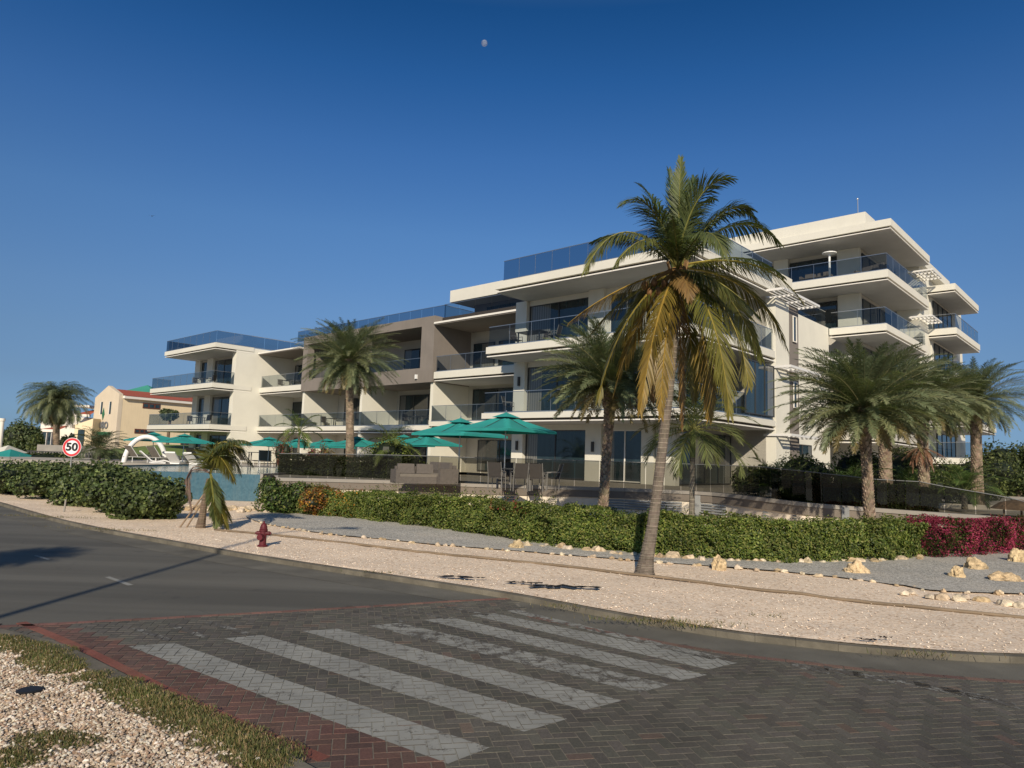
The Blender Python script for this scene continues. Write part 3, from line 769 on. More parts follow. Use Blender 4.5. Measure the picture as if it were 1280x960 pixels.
# --- centre block
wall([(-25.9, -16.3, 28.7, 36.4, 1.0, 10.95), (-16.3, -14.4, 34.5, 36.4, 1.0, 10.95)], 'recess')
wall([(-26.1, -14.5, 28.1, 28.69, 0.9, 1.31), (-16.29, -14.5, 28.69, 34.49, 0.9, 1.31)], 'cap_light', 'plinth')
for lz, tz in ((L1, T1), (L2, T2)):
    s0 = -26.1 if lz == L1 else -25.95
    balcony(s0, -13.9, 26, 34.5, lz, tz, 'FR', rt1=34.4)
balcony(-25.45, -13.9, 26, 34.5, L3, T3, 'FR', glass='roof_glass', rs0=-24.95, rt1=34.4, step=1.15)
for (z0, z1) in ((F0, L1), (T1, L2), (T2, L3)):
    for a, c in ((-26.05, -25.25), (-21.05, -20.1), (-17.8, -17.15), (-16.75, -16.0)):
        pl = wall([(a, c, 28.35, 28.72, z0+.004, z1+.004)], 'stucco', 'pillar')
    top = z1-.28
    window(-25.2, -21.1, 28.62, z0+.05, top, 2)
    window(-19.85, -17.85, 28.62, z0+.05, top, 2, True)
    window(28.8, 34.4, -16.25, z0+.05, top, 4, axis='t')
wall([(-25.2, -16.8, 28.55, 28.7, z-.28, z+.003) for z in (L1, L2, L3)]+[(-17.1, -16.8, 28.5, 28.7, F0, L3-.3)]+[(-20.08, -19.87, 28.5, 28.7, F0, L3-.3)], 'stucco', 'lintel')
wall([(-16.29, -13.88, 34.5, 36.25, 1.2, 10.85)], 'stucco')
wall([(-17, -13.9, 36.26, 37.6, 1.2, 10.84)], 'taupe')
window(36.7, 37.2, -13.87, 8.9, 10.3, 1, True, axis='t')
window(36.7, 37.2, -13.87, 5.4, 6.8, 1, True, axis='t')
wall([(-18.0, -15.6, 37.61, 47.5, 1.2, T3)], 'stucco')
wall([(-24, -15.65, 36.4, 47.4, T3-.6, T3-.01)], 'recess', 'roof')
for z, n in ((11.05, 15), (7.3, 15), (3.9, 15)):
    awning(-14.5, -13.1, 33.6 if z > 10 else 34.4, 38.6, z, n)
window(39.5, 44, -15.57, 1.35, 3.7, 3, axis='t'); window(31.0, 34.3, -13.93, 4.75, 7.3, 3, axis='t')
b = MB()
def glassrun(b, p, q, z0, h, step=1.4, gm=0, fm=1):
    p, q = Vector(p), Vector(q); L = (q-p).length; n = max(1, round(L/step)); u = (q-p)/L
    for i in range(n):
        A = p+u*(L*i/n+.012); B = p+u*(L*(i+1)/n-.012); b.mi = gm
        b.quad((A.x, A.y, z0), (B.x, B.y, z0), (B.x, B.y, z0+h), (A.x, A.y, z0+h))
    b.mi = fm; b.tube([p+V(0, 0, z0+h), q+V(0, 0, z0+h)], .022, 5); b.tube([p+V(0, 0, z0), q+V(0, 0, z0)], .03, 5)
glassrun(b, W(-15.75, 38), W(-15.75, 47.4), T3+.03, 1.06); b.build('railing', ['rail_glass', 'steel'], apt)

# --- tall right block
RL = [(10.88, 11.5), (14.22, 14.9), (17.4, 18.05)]
wall([(-24, -14.35, 50.2, 62, 1.2, 18.0), (-14.4, -12.6, 58, 72, 1.2, 17.4), (-20, -14.2, 61.8, 72, 1.2, 18.03)], 'recess')
balcony(-24, -11.9, 47.3, 58, 14.22, 14.9, 'FR', rt1=57.9)
balcony(-24, -11.6, 47.0, 57.2, 17.4, 18.05, '')
balcony(-15.55, -12.1, 47.5, 58, 10.88, 11.5, 'FR', rt1=57.9)
balcony(-15.55, -12.1, 47.5, 58, 7.45, 8.1, 'FR', rt1=57.9)
balcony(-15.55, -12.1, 47.5, 58, 4.0, 4.85, 'FR', rt1=57.9, col='recess')
wall([(-24, -13.15, 47.3, 49.4, 18.04, 18.9)], 'fascia', 'parapet')
wall([(-13.9, -12.35, 57.3, 60.3, 1.2, 18.02)], 'stucco')
wall([(-16, -12.0, 57.25, 66, 17.45, 18.06)], 'fascia', 'parapet')
for z0, z1 in ((11.5, 14.22), (14.9, 17.4)):
    for a, c in ((-20.2, -19.15), (-15.75, -14.3)): wall([(a, c, 49.9, 50.25, z0, z1)], 'stucco', 'pillar')
    window(-19.1, -15.85, 50.15, z0+.05, z1-.3, 2); window(-23.8, -20.3, 50.15, z0+.05, z1-.3, 2)
for z0, z1 in ((4.8, 7.45), (8.1, 10.88), (11.5, 14.22), (14.9, 17.4)):
    window(50.4, 53.8, -14.3, z0+.05, z1-.3, 2, axis='t'); window(54.3, 57.2, -14.3, z0+.05, z1-.3, 2, axis='t')
awning(-12.7, -11.2, 56.0, 59.0, 16.75, 12); awning(-12.9, -11.4, 56.4, 59.6, 13.5, 12); awning(-14.4, -12.9, 43.6, 46.8, 8.95, 12)
for lz, tz, s1, t1 in ((15.75, 16.4, -10.5, 69), (12.4, 13.05, -10.5, 69), (8.9, 9.5, -10.5, 69), (5.5, 6.1, -9.6, 69), (2.75, 3.35, -9.2, 69)):
    balcony(-12.7, s1, 59.7 if lz > 6 else 56.5, t1, lz, tz, '' if tz > 16 else 'FR', rt1=t1-.1)
wall([(-12.6, -12.3, 60.4, 72, 1.2, 16.3)], 'stucco')
for z0, z1 in ((3.35, 5.5), (6.1, 8.9), (9.5, 12.4), (13.05, 15.75)): window(61, 67.5, -12.25, z0+.05, z1-.2, 4, axis='t')

# --- left block
LL = [(3.75, 4.35, -74.5), (7.4, 8.0, -74.5), (10.98, 11.55, -71.6)]
wall([(-71.2, -61.2, 30.2, 46, 1.1, 11.0)], 'recess')
wall([(-61.25, -60.55, 29.0, 46, 1.1, 11.5)], 'stucco')
for lz, tz, s0 in LL:
    balcony(s0, -60.5, 27, 30.6 if lz > 4 else 30.4, lz, tz, 'FLR', glass='roof_glass' if tz > 11 else 'rail_glass', rt1=28.95 if tz < 11 else 30.3)
    wall([(s0+.1, -71.21, 30.5, 40, lz+.1, tz-.01)], 'fascia', 'slab')
b = MB(); glassrun(b, W(-60.65, 30.3), W(-60.65, 41), T3+.03, 1.06, 1.3); glassrun(b, W(s0+.12, 27.3), W(s0+.12, 41), T3+.03, 1.06, 1.3); b.build('railing', ['roof_glass', 'steel'], apt)
for z0, z1 in ((1.1, 3.75), (4.35, 7.4), (8.0, 10.98)):
    for a, c in ((-71.2, -70.1), (-68.5, -67.2)): wall([(a, c, 29.9, 30.25, z0, z1)], 'stucco', 'pillar')
    window(-70.05, -68.55, 30.15, z0+.05, z1-.25, 1); window(-67.1, -61.4, 30.15, z0+.05, z1-.25, 3)

# --- recessed bays between
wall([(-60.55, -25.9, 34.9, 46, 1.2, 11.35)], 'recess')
for s in (-53.1, -44.8, -36.6):
    wall([(s-.15, s+.15, 31.55, 34.95, 1.2, 7.35)], 'stucco', 'party_wall')
for a, c, lz, tz in ((-60.54, -36.6, 3.82, 4.35), (-36.58, -26.1, 4.1, 4.6)): balcony(a, c, 31.4, 34.95, lz, tz, 'F', rt1=34.9)
balcony(-60.54, -53.3, 31.4, 34.95, 7.3, 7.92, 'F'); balcony(-36.3, -25.95, 31.4, 34.95, 7.35, 8.0, 'F')
b = MB()    # taupe picture-frame storey over two bays
zt, zb, za, zo = 11.95, 7.32, 8.35, 11.3
b.sbox(-53.28, -36.4, 31.35, 32.0, zo, zt)
b.sbox(-53.28, -36.4, 31.35, 31.75, zb, za)
for a, c in ((-53.28, -52.6), (-45.4, -44.4), (-37.75, -36.4)): b.sbox(a, c, 31.353, 32.0, za, zo)
b.sbox(-36.75, -36.4, 32.0, 35.2, zb, zt-.003); b.sbox(-53.28, -52.95, 32.0, 35.2, zb, zt-.003); b.sbox(-52.95, -36.75, 31.75, 35, zb, zb+.5); b.sbox(-52.95, -36.75, 32.0, 35, zo, zt-.01)
b.build('frame_storey', 'taupe', apt)
for a, c in ((-52.6, -45.4), (-44.4, -37.75)):
    b = MB(); glassrun(b, W(a+.02, 31.6), W(c-.02, 31.6), za+.02, .75, 1.8); b.build('railing', ['rail_glass', 'steel'], apt)
window(-43.9, -40.2, 34.85, 8.0, 10.6, 2); window(-51.8, -48.4, 34.85, 8.0, 10.6, 2)
window(-44.2, -40.7, 34.85, 4.4, 6.95, 2); window(-35.9, -31.2, 34.85, 4.65, 7.1, 2); window(-51.8, -48.4, 34.85, 4.4, 6.95, 2); window(-31, -26.4, 34.85, 4.65, 7.1, 2)
window(-36.0, -33.9, 34.85, 8.05, 10.4, 1); window(-33.5, -26.4, 34.85, 8.05, 10.4, 3)
window(-61.0+.6, -57.6, 34.85, 8.0, 10.4, 2); window(-60.4, -57.2, 34.85, 4.4, 6.9, 2)
for a, c in ((-59.8, -54.5), (-51.5, -46.2), (-43.2, -38.4), (-35.2, -31), (-30.6, -26.6)): window(a, c, 34.85, 1.35, 3.5, 2)
b = MB()
b.sbox(-36.3, -25.95, 31.2, 35, 11.32, 11.44); b.mi = 1; b.sbox(-36.25, -26, 31.26, 35, 11.25, 11.322); b.build('thin_canopy', ['trim_white', 'taupe'], apt)  # second box darkens the underside, its shade put into the colour
b = MB(); b.sbox(-60.5, -53.35, 31.0, 35, 11.02, 11.14); b.mi = 1; b.sbox(-60.45, -53.4, 31.06, 35, 10.95, 11.022); b.build('thin_canopy', ['trim_white', 'taupe'], apt)  # same darker underside, shade carried by the colour
wall([(-53.2, -25.9, 32.05, 46, 11.38, 11.9)], 'groove', 'roof'); wall([(-60.5, -53.3, 35.0, 46, 11.14, 11.5)], 'fascia', 'roof')
b = MB(); glassrun(b, W(-56.5, 32.6), W(-36.7, 32.6), 11.97, 1.0, 1.3); b.build('railing', ['roof_glass', 'steel'], apt)
b = MB(); glassrun(b, W(-36.4, 32.2), W(-25.6, 32.2), 11.92, .95, 1.5); glassrun(b, W(-36.5, 32.3), W(-36.5, 35.4), 11.92, .95, 1.5); b.build('railing', ['rail_glass', 'steel'], apt)
wall([(-37.3, -18, 36.0, 44, 11.9, 13.62)], 'taupe'); wall([(-38.1, -17, 34.2, 45, 13.62, 14.5)], 'fascia', 'parapet')
window(-35.9, -32.2, 35.95, 12.0, 13.3, 3); window(-31.6, -27.2, 35.95, 12.0, 13.3, 3)
wall([(-53, -38.5, 37, 44, 11.9, 13.0)], 'concrete_grey', 'parapet')
b = MB(); b.tube([W(-13.8, 48, 18.9), W(-13.8, 48, 20.1)], .035, 6); b.ell(W(-13.8, 48, 20.1), (.07, .07, .07)); b.build('lightning_rod', 'steel', apt)
# wall lamps on the pillars
for s in (-20.55, -25.6):
    for z in (3.0, 6.5):
        b = MB(); b.sbox(s-.05, s+.05, 28.22, 28.345, z-.25, z+.25); b.build('wall_lamp', 'dark_metal', apt)
b = MB(); b.sbox(-38.1, -37.95, 31.2, 31.345, 7.6, 7.9); b.build('wall_lamp', 'white_plastic', apt)

# ------------------------------------------------------------------ terrace wall, deck, pool
capp = [(345, 597, 1.22), (430, 599, 1.25), (500, 601, 1.25), (600, 605, 1.25), (690, 607.5, 1.25), (808, 611.5, 1.25), (890, 615.5, 1.25), (952, 622, 1.25), (1010, 628.5, 1.2), (1100, 635.5, 1.1), (1155, 639.5, 1.07), (1290, 648.5, 1.0)]
wl = [gz(*p) for p in capp]
wlz = [tuple(p) for p in wl]
sm = []
for i in range(len(wlz)-1):
    for k in range(4):
        f = k/4; p0, p1, p2, p3 = (Vector(wlz[j]) for j in (max(0, i-1), i, i+1, min(len(wlz)-1, i+2)))
        sm.append(0.5*((2*p1)+(p2-p0)*f+(2*p0-5*p1+4*p2-p3)*f*f+(3*p1-p0-3*p2+p3)*f**3))
sm.append(Vector(wlz[-1]))
def ribbon(b, line, y0, y1, dz0, dz1, zabs0=None, zabs1=None):   # y = offset towards the building
    n = len(line)
    for i in range(n-1):
        def at(j, off, dz, za):
            a, c = line[max(0, j-1)], line[min(n-1, j+1)]; t = (c-a); t.z = 0; t.normalize()
            p = line[j]; return V(p.x-t.y*off, p.y+t.x*off, (p.z+dz) if za is None else za)
        b.hexa([at(i, y0, dz0, zabs0), at(i+1, y0, dz0, zabs0), at(i+1, y1, dz0, zabs0), at(i, y1, dz0, zabs0), at(i, y0, dz1, zabs1), at(i+1, y0, dz1, zabs1), at(i+1, y1, dz1, zabs1), at(i, y1, dz1, zabs1)])
tw = empty('terrace_wall', (wl[5].x, wl[5].y, 0), 'low cream terrace wall with a brown coping and a dark glass fence, behind the long hedge', 'wall')
b = MB(); ribbon(b, sm, .08, .35, 0, -.40, -.02, None); b.build('wall', 'wall_cream', tw)
b = MB(); ribbon(b, sm, .02, .41, -.40, -.125); b.build('coping', 'cap_brown', tw)
b = MB(); ribbon(b, sm, -.02, .46, -.125, 0); b.build('ledge', 'cap_light', tw)
gt = [2.17, 2.24, 2.27, 2.28, 2.30, 2.31, 2.31, 2.30, 2.2, 2.02, 2.0, 1.5]
def at_line(px):    # point on the wall line nearest a picture column
    for i in range(len(capp)-1):
        if capp[i][0] <= px <= capp[i+1][0]:
            f = (px-capp[i][0])/(capp[i+1][0]-capp[i][0]); return sm[min(len(sm)-1, int(round((i+f)*4)))]
for i in range(0, len(sm)-1):
    f = i/4; k = int(f); 
    z0 = gt[k]+(gt[min(k+1, 11)]-gt[k])*(f-k); f2 = (i+1)/4; k2 = min(10, int(f2)); z1 = gt[k2]+(gt[k2+1]-gt[k2])*(f2-k2)
    A, B = sm[i]+V(0, .2, .01), sm[i+1]+V(0, .2, .01); u = (B-A); u.z = 0; u.normalize(); A += u*.012; B -= u*.012
    b = MB(); b.quad(A, B, (B.x, B.y, z1), (A.x, A.y, z0)); b.mi = 1; b.tube([(A.x, A.y, z0), (B.x, B.y, z1)], .014, 5)
    b.build('glass_panel', ['fence_glass', 'rail_dark'], tw)
for x0, x1 in ((625, 652), (735, 765), (792, 850), (868, 900), (958, 995)):
    pa, pc = at_line(x0), at_line(x1); u = (pc-pa); u.z = 0; L = max(.5, u.length); u.normalize(); n = V(u.y, -u.x, 0)
    b = MB(); a = V(pa.x, pa.y, 0)+V(-u.y, u.x, 0)*.08
    for k in range(4):
        z = .42+k*.1
        b.hexa([a+V(0, 0, z), a+u*L+V(0, 0, z), a+u*L+n*.03+V(0, 0, z+.02), a+n*.03+V(0, 0, z+.02), a+V(0, 0, z+.08), a+u*L+V(0, 0, z+.08), a+u*L+n*.01+V(0, 0, z+.075), a+n*.01+V(0, 0, z+.075)])
    b.build('vent_grille', 'vent_grey', tw)
for px in (873, 1058):
    p = at_line(px); b = MB(); b.box(p.x-.12, p.x+.12, p.y-.06, p.y-.03, .2, 1.1); b.build('drain_cover', 'vent_grey', tw)

# deck behind the wall
dk = [V(p.x, p.y+.3, 0) for p in sm]
D1 = W(-2, 60); pool_l, pool_r = gz(150, 630, 0), gz(343, 633, 0)
PZ = 1.22
poly = [(p.x, p.y) for p in dk]+[(40, 30), (60, 90), (-75, 90), (-75, 40), (-34, 43), (-10.5, 43), (-10.5, 31.5)]
tri = mg.tessellate_polygon([[V(x, y, 0) for x, y in poly]])
b = MB(); b.mesh([(x, y, 1.18 if x < 5 else .85) for x, y in poly], [tuple(t) for t in tri]); o = struct('terrace', b, 'deck')
for p in o.data.polygons:
    if p.normal.z < 0: p.flip()
pw = empty('swimming_pool', (pool_l.x, pool_l.y, 0), 'raised infinity pool with a blue mosaic tile front wall, left of the terrace', 'pool')
XL, XR, YP = -19.5, -10.55, 30.0
b = MB(); b.box(XL, XR, YP, YP+.3, .12, PZ+.02); b.build('tiled_wall', 'pool_tile', pw)
b = MB(); b.box(XL, XR, YP-.12, YP+.35, -.02, .12); b.build('plinth', 'concrete_grey', pw)
b = MB(); b.box(XL, XR, YP+.3, 43, .3, PZ+.005); b.build('pool_water', 'water', pw)
b = MB(); b.box(XL-.3, XL, YP, 43, 0, PZ+.06); b.build('pool_edge', 'cap_light', pw); b = MB(); b.box(XR, XR+.12, YP, 43, 0, PZ+.06); b.build('pool_edge', 'cap_light', pw)
b = MB(); b.box(-34, XR, 43.0, 43.5, 0.2, 1.24); struct('deck_edge', b, 'concrete_grey')
# ------------------------------------------------------------------ palms
def bez(p0, p1, p2, n):
    return [p0*(1-t)**2+p1*2*t*(1-t)+p2*t*t for t in [i/n for i in range(n+1)]]
def frond(b, pts, ll, nl, w, cols, droop=0.5, vee=0.35, rach=0.022, fold=0.9, start=.12, twist=0.0, ragged=.15, segs=2, tipc=None, keel=None, jit=.1):
    """pinnate frond on a polyline; cols = (base colour, tip colour)"""
    N = len(pts)-1
    cum = [0]
    for a, c in zip(pts, pts[1:]): cum.append(cum[-1]+(c-a).length)
    T = cum[-1]
    def at(u):
        d = u*T
        for i in range(N):
            if d <= cum[i+1] or i == N-1:
                f = (d-cum[i])/max(1e-6, cum[i+1]-cum[i]); return pts[i].lerp(pts[i+1], f), (pts[i+1]-pts[i]).normalized()
    b.col = tuple(k for k in cols[2]) if len(cols) > 2 else (0.16, 0.15, 0.05)
    b.tube(pts, [rach*(1-.85*i/N) for i in range(N+1)], 4, False)
    for i in range(nl):
        u = start+(1-start)*(i+.5)/nl
        p, t = at(min(.999, u))
        up = V(0, 0, 1)-t*t.z
        if up.length < .25: up = (keel or V(0, -1, 0.2)); up = up-t*up.dot(t)
        up.normalize(); side = t.cross(up)
        if twist: side, up = side*cos(twist)+up*sin(twist), up*cos(twist)-side*sin(twist)
        prof = (min(1, (u-start)/.18+.35))*(1 if u < .62 else max(.22, 1-(u-.62)*1.9))
        for sgn in (-1, 1):
            if random.random() < ragged*.35: continue
            L = ll*prof*random.uniform(1-ragged, 1+ragged*.5)
            f = fold*(1-.45*u)
            d = (side*sgn*f+t*(.55+.6*u)+up*vee*random.uniform(.5, 1.3)+V(random.uniform(-jit, jit), random.uniform(-jit, jit), random.uniform(-jit, jit))).normalized()
            c0 = mixt(cols[0], cols[1], min(1, max(0, u*.8+random.uniform(-.2, .25)))); b.col = rc(c0, .22)
            ww = w*random.uniform(.75, 1.15); q = p; wd = t.cross(d).cross(d).normalized() if t.cross(d).length > .01 else up
            wd = (t-d*t.dot(d)); wd = wd.normalized() if wd.length > .05 else up
            prev = (q-wd*ww*.35, q+wd*ww*.35)
            for s in range(1, segs+1):
                dd = (d+V(0, 0, -1)*droop*(s/segs)**1.2*random.uniform(.85, 1.15)).normalized()
                q = q+dd*(L/segs); wk = ww*(.5 if s < segs else .06)
                cur = (q-wd*wk, q+wd*wk)
                b.quad(prev[0], prev[1], cur[1], cur[0]); prev = cur
def arch(az, el, L, sag, n=8, power=1.6):
    """rachis polyline from the heart: azimuth, start elevation, total bend"""
    pts = [V(0, 0, 0)]; p = V(0, 0, 0)
    for i in range(n):
        e = el-sag*((i+.5)/n)**power; p = p+V(cos(az)*cos(e), sin(az)*cos(e), sin(e))*(L/n); pts.append(p)
    return pts
def trunk_mesh(path, rads, ringh=.09, n=12, col=(0.25, 0.19, 0.13), style='ring'):
    b = MB(); tot = sum((a-c).length for a, c in zip(path, path[1:])); sm_ = []
    P = [tuple(p) for p in path]; 
    def cr(i, f):
        p0, p1, p2, p3 = (Vector(P[j]) for j in (max(0, i-1), i, i+1, min(len(P)-1, i+2)))
        return 0.5*((2*p1)+(p2-p0)*f+(2*p0-5*p1+4*p2-p3)*f*f+(3*p1-p0-3*p2+p3)*f**3)
    K = len(P)-1; cnt = max(8, int(tot/ringh)); rings = []
    def ptat(u): x = u*K; i = min(K-1, int(x)); return cr(i, x-i), rads[i]+(rads[i+1]-rads[i])*(x-i)
    if style == 'ring':
        vs = []; fs = []; cs = []; m = 0
        for i in range(cnt):
            for (du, kr) in ((0, 1.0), (.8, .965), (.86, 1.055)):
                p, r = ptat(min(1, (i+du)/cnt)); off = random.uniform(-.004, .004); r2 = r*kr*random.uniform(.98, 1.02)
                for k in range(n):
                    a = 2*pi*k/n; q = 1+.03*noise.noise(V(cos(a)*2, sin(a)*2, i*.3)); vs.append(p+V(cos(a)*r2*q, sin(a)*r2*q, off))
                m += 1
        for i in range(m-1):
            for k in range(n):
                b.col = rc(col if i % 3 else tuple(c*.6 for c in col), .15)
                b.mesh([], []); fs.append((i*n+k, i*n+(k+1) % n, (i+1)*n+(k+1) % n, (i+1)*n+k)); cs.append(b.col)
        b.v = [tuple(v) for v in vs]; b.f = fs; b.c = cs; b.m = [0]*len(fs)
    else:      # leaf-base scales in a spiral, as on a date palm
        b.col = tuple(c*.55 for c in col); b.tube([ptat(i/14)[0] for i in range(15)], [ptat(i/14)[1]*.93 for i in range(15)], n)
        i = 0; h = 0.0
        while h < tot:
            u = h/tot; p, r = ptat(u); a = i*2.39996; kk = 1+ (0.35 if u > .82 else 0)
            o = V(cos(a), sin(a), 0); s = V(-sin(a), cos(a), 0); wd = r*.42; ht = .11*kk
            b.col = rc(mixt(col, (0.33, 0.27, 0.2), random.random()*.7), .3)
            c = p+o*r*.86; tip = c+o*(.05+.05*(kk-1)*3)+V(0, 0, ht*.9)
            b.mesh([c-s*wd-V(0, 0, .03), c+s*wd-V(0, 0, .03), c+s*wd*.75+V(0, 0, ht), c-s*wd*.75+V(0, 0, ht), tip-s*wd*.55, tip+s*wd*.55],
                   [(0, 1, 5, 4), (4, 5, 2, 3), (1, 2, 5), (0, 4, 3)])
            h += 0.0062*(.14/max(.08, r))*(1/kk)*1.6; i += 1
    return b

# --- the tall coconut palm in front
CD = gz(805, 717, GZ).y; PXM = CD/FPX
def hp_(x, y, dd=0.0): return gd(x, y, CD+dd)
cb = gz(805, 717, GZ)
coco = empty('coconut_palm', cb, 'tall leaning coconut palm with yellowing lower fronds standing in front of the hedge', 'palm tree')
tp = [cb-V(0, 0, .03), hp_(808, 700), hp_(815, 660), hp_(822, 610), hp_(829, 550), hp_(836, 490), hp_(842, 420), hp_(846, 348)]
trunk_mesh(tp, [.215, .15, .115, .108, .102, .097, .093, .11], .085, 14, (0.245, 0.205, 0.165)).build('trunk', 'bark', coco)
H = hp_(847, 335)
GREEN = ((0.065, 0.09, 0.032), (0.13, 0.15, 0.05), (0.22, 0.22, 0.06)); DGREEN = ((0.035, 0.06, 0.025), (0.06, 0.09, 0.04), (0.14, 0.16, 0.05))
OLIVE = ((0.085, 0.095, 0.018), (0.17, 0.14, 0.03), (0.34, 0.27, 0.06)); OLIVEG = ((0.085, 0.10, 0.03), (0.16, 0.165, 0.05), (0.30, 0.27, 0.08)); GOLD = ((0.13, 0.105, 0.02), (0.27, 0.17, 0.035), (0.42, 0.28, 0.06)); BROWN = ((0.17, 0.105, 0.03), (0.25, 0.155, 0.065), (0.32, 0.2, 0.07))
FR = [ # a point the rib passes through at half length, the tip, depth of each, leaflet length, colours, droop
 ((849, 258), (851, 198), -.1, -.2, .36, GREEN, .10), ((842, 262), (836, 212), .3, .5, .36, DGREEN, .10), ((858, 262), (868, 222), .4, .7, .45, DGREEN, .2),
 ((872, 250), (914, 224), -.4, -.6, .60, GREEN, .45), ((868, 268), (892, 250), .6, 1.2, .55, DGREEN, .4),
 ((815, 262), (779, 254), -.5, -.8, .60, GREEN, .5), ((824, 268), (800, 232), .5, .9, .55, DGREEN, .3), ((830, 290), (806, 262), .9, 1.6, .5, DGREEN, .4),
 ((783, 290), (732, 338), -.5, -.9, .62, OLIVEG, .7), ((795, 300), (742, 302), .8, 1.5, .55, DGREEN, .5),
 ((895, 272), (938, 262), .0, .1, .58, GREEN, .5), ((880, 292), (905, 318), -1.4, -2.2, .62, GREEN, .55), ((915, 282), (974, 304), .4, .7, .58, GREEN, .65), ((905, 270), (946, 276), 1.0, 1.8, .5, DGREEN, .5),
 ((938, 330), (1002, 376), -.3, -.6, .60, OLIVE, .8), ((920, 322), (978, 345), .8, 1.5, .55, GREEN, .7),
 ((930, 360), (984, 436), .2, .1, .60, OLIVE, .85), ((905, 365), (952, 450), .9, 1.4, .58, OLIVEG, .8),
 ((775, 362), (713, 402), -.2, -.4, .52, GOLD, .8), ((785, 372), (738, 418), .8, 1.2, .5, OLIVE, .8),
 ((785, 400), (748, 500), -.5, -.7, .50, OLIVE, .8), ((800, 400), (768, 490), .7, .8, .5, GOLD, .8), ((795, 385), (757, 455), 1.1, 1.5, .5, OLIVEG, .7),
 ((822, 400), (800, 515), -.9, -1.1, .52, GOLD, .7), ((833, 420), (826, 520), -.7, -.8, .48, GOLD, .6), ((828, 410), (815, 500), .8, 1.0, .5, BROWN, .6),
 ((905, 385), (936, 482), -.9, -1.2, .62, OLIVE, .65), ((890, 400), (912, 520), -1.2, -1.5, .64, OLIVE, .6), ((878, 420), (886, 522), -.6, -.7, .55, GOLD, .6), ((862, 415), (868, 500), .7, .9, .5, OLIVE, .6),
 ((857, 352), (862, 374), -.9, -1.1, .40, BROWN, .5), ((850, 425), (852, 535), .7, .7, .42, BROWN, .4), ((893, 350), (948, 395), -.9, -1.5, .58, OLIVEG, .8),
 ((812, 300), (770, 330), -1.2, -2.0, .55, OLIVEG, .7), ((845, 300), (840, 270), -1.2, -2.2, .5, GREEN, .5)]
b = MB()
for k, (c1, tpx, dm, dt, ll, cols, dr) in enumerate(FR):
    a = H+V(random.uniform(-.06, .06), dm*.08, random.uniform(-.10, .04)); p2 = hp_(tpx[0], tpx[1], dt)
    m_ = hp_(c1[0], c1[1], dm); c = m_*2-(a+p2)*.5
    pts = bez(a, c, p2, 12)
    down = tpx[1] > 420
    frond(b, pts, ll*1.12, 112, .024, cols, dr*(1.3 if down else 1.6), .12 if down else .2, .028, .85, .12, random.uniform(-.5, .5) if down else random.uniform(-.25, .25), .22, 3, keel=V(random.uniform(-.5, .5), -1, .2))
b.build('crown', 'frond', coco)
b = MB()
for (x, y, dd, ex, ey) in ((812, 362, -.3, 800, 345), (825, 370, -.35, 806, 372), (838, 362, -.4, 822, 392), (860, 360, -.35, 870, 385)):
    b.col = (0.26, 0.15, 0.06); b.tube(bez(H, hp_(x, y-14, dd), hp_(x, y, dd), 5), [.05, .045, .035, .03, .02, .012], 5)
for k in range(26):
    a = random.uniform(0, 2*pi); b.col = rc((0.22, 0.13, 0.06), .3)
    q = H+V(cos(a)*.13, sin(a)*.13, -.25); b.quad(q+V(-sin(a)*.06, cos(a)*.06, 0), q+V(sin(a)*.06, -cos(a)*.06, 0), q+V(cos(a)*.08, sin(a)*.08, .4), q+V(cos(a)*.1, sin(a)*.1, .35))
b.build('leaf_base', 'bark', coco)
for (x, y, dd, r) in ((806, 357, -.3, .075), (813, 366, -.35, .08), (823, 364, -.4, .075), (818, 353, -.35, .07), (831, 354, -.4, .07), (808, 373, -.25, .07)):
    b = MB(); c = hp_(x, y, dd); b.ell(c, (r, r, r*1.25), 10, 7); b.build('coconut', 'coconut_husk', coco, True)

# --- date palms: one crown shape, copied
def date_crown(name, parent, seed, n=64, L=2.35, cols=None, low=-.75, sag=0, ll=.33, dr=.14):
    random.seed(seed); b = MB()
    C1 = ((0.10, 0.13, 0.068), (0.155, 0.185, 0.10), (0.2, 0.2, 0.1)); C2 = ((0.135, 0.16, 0.078), (0.21, 0.225, 0.12), (0.25, 0.23, 0.11)); C3 = ((0.14, 0.12, 0.05), (0.2, 0.16, 0.07), (0.25, 0.2, 0.1))
    for i in range(n):
        f = i/(n-1); el = 1.40+(low-1.40)*f**1.05+random.uniform(-.12, .12); az = i*2.39996+random.uniform(-.2, .2)
        l = L*(.78+.3*sin(pi*min(1, f+.12)))*random.uniform(.9, 1.08)
        cols_ = C1 if f < .25 else (C2 if random.random() < .6 else C1)
        if f > .93: cols_ = C3
        frond(b, arch(az, el, l, random.uniform(.8, 1.15)+sag-.15*f, 9), ll, 80, .019, cols or cols_, dr, .22, .017, 1.25, .10, random.uniform(-.6, .6), .12, 2, jit=.3)
    return b.build('crown', 'frond', parent)
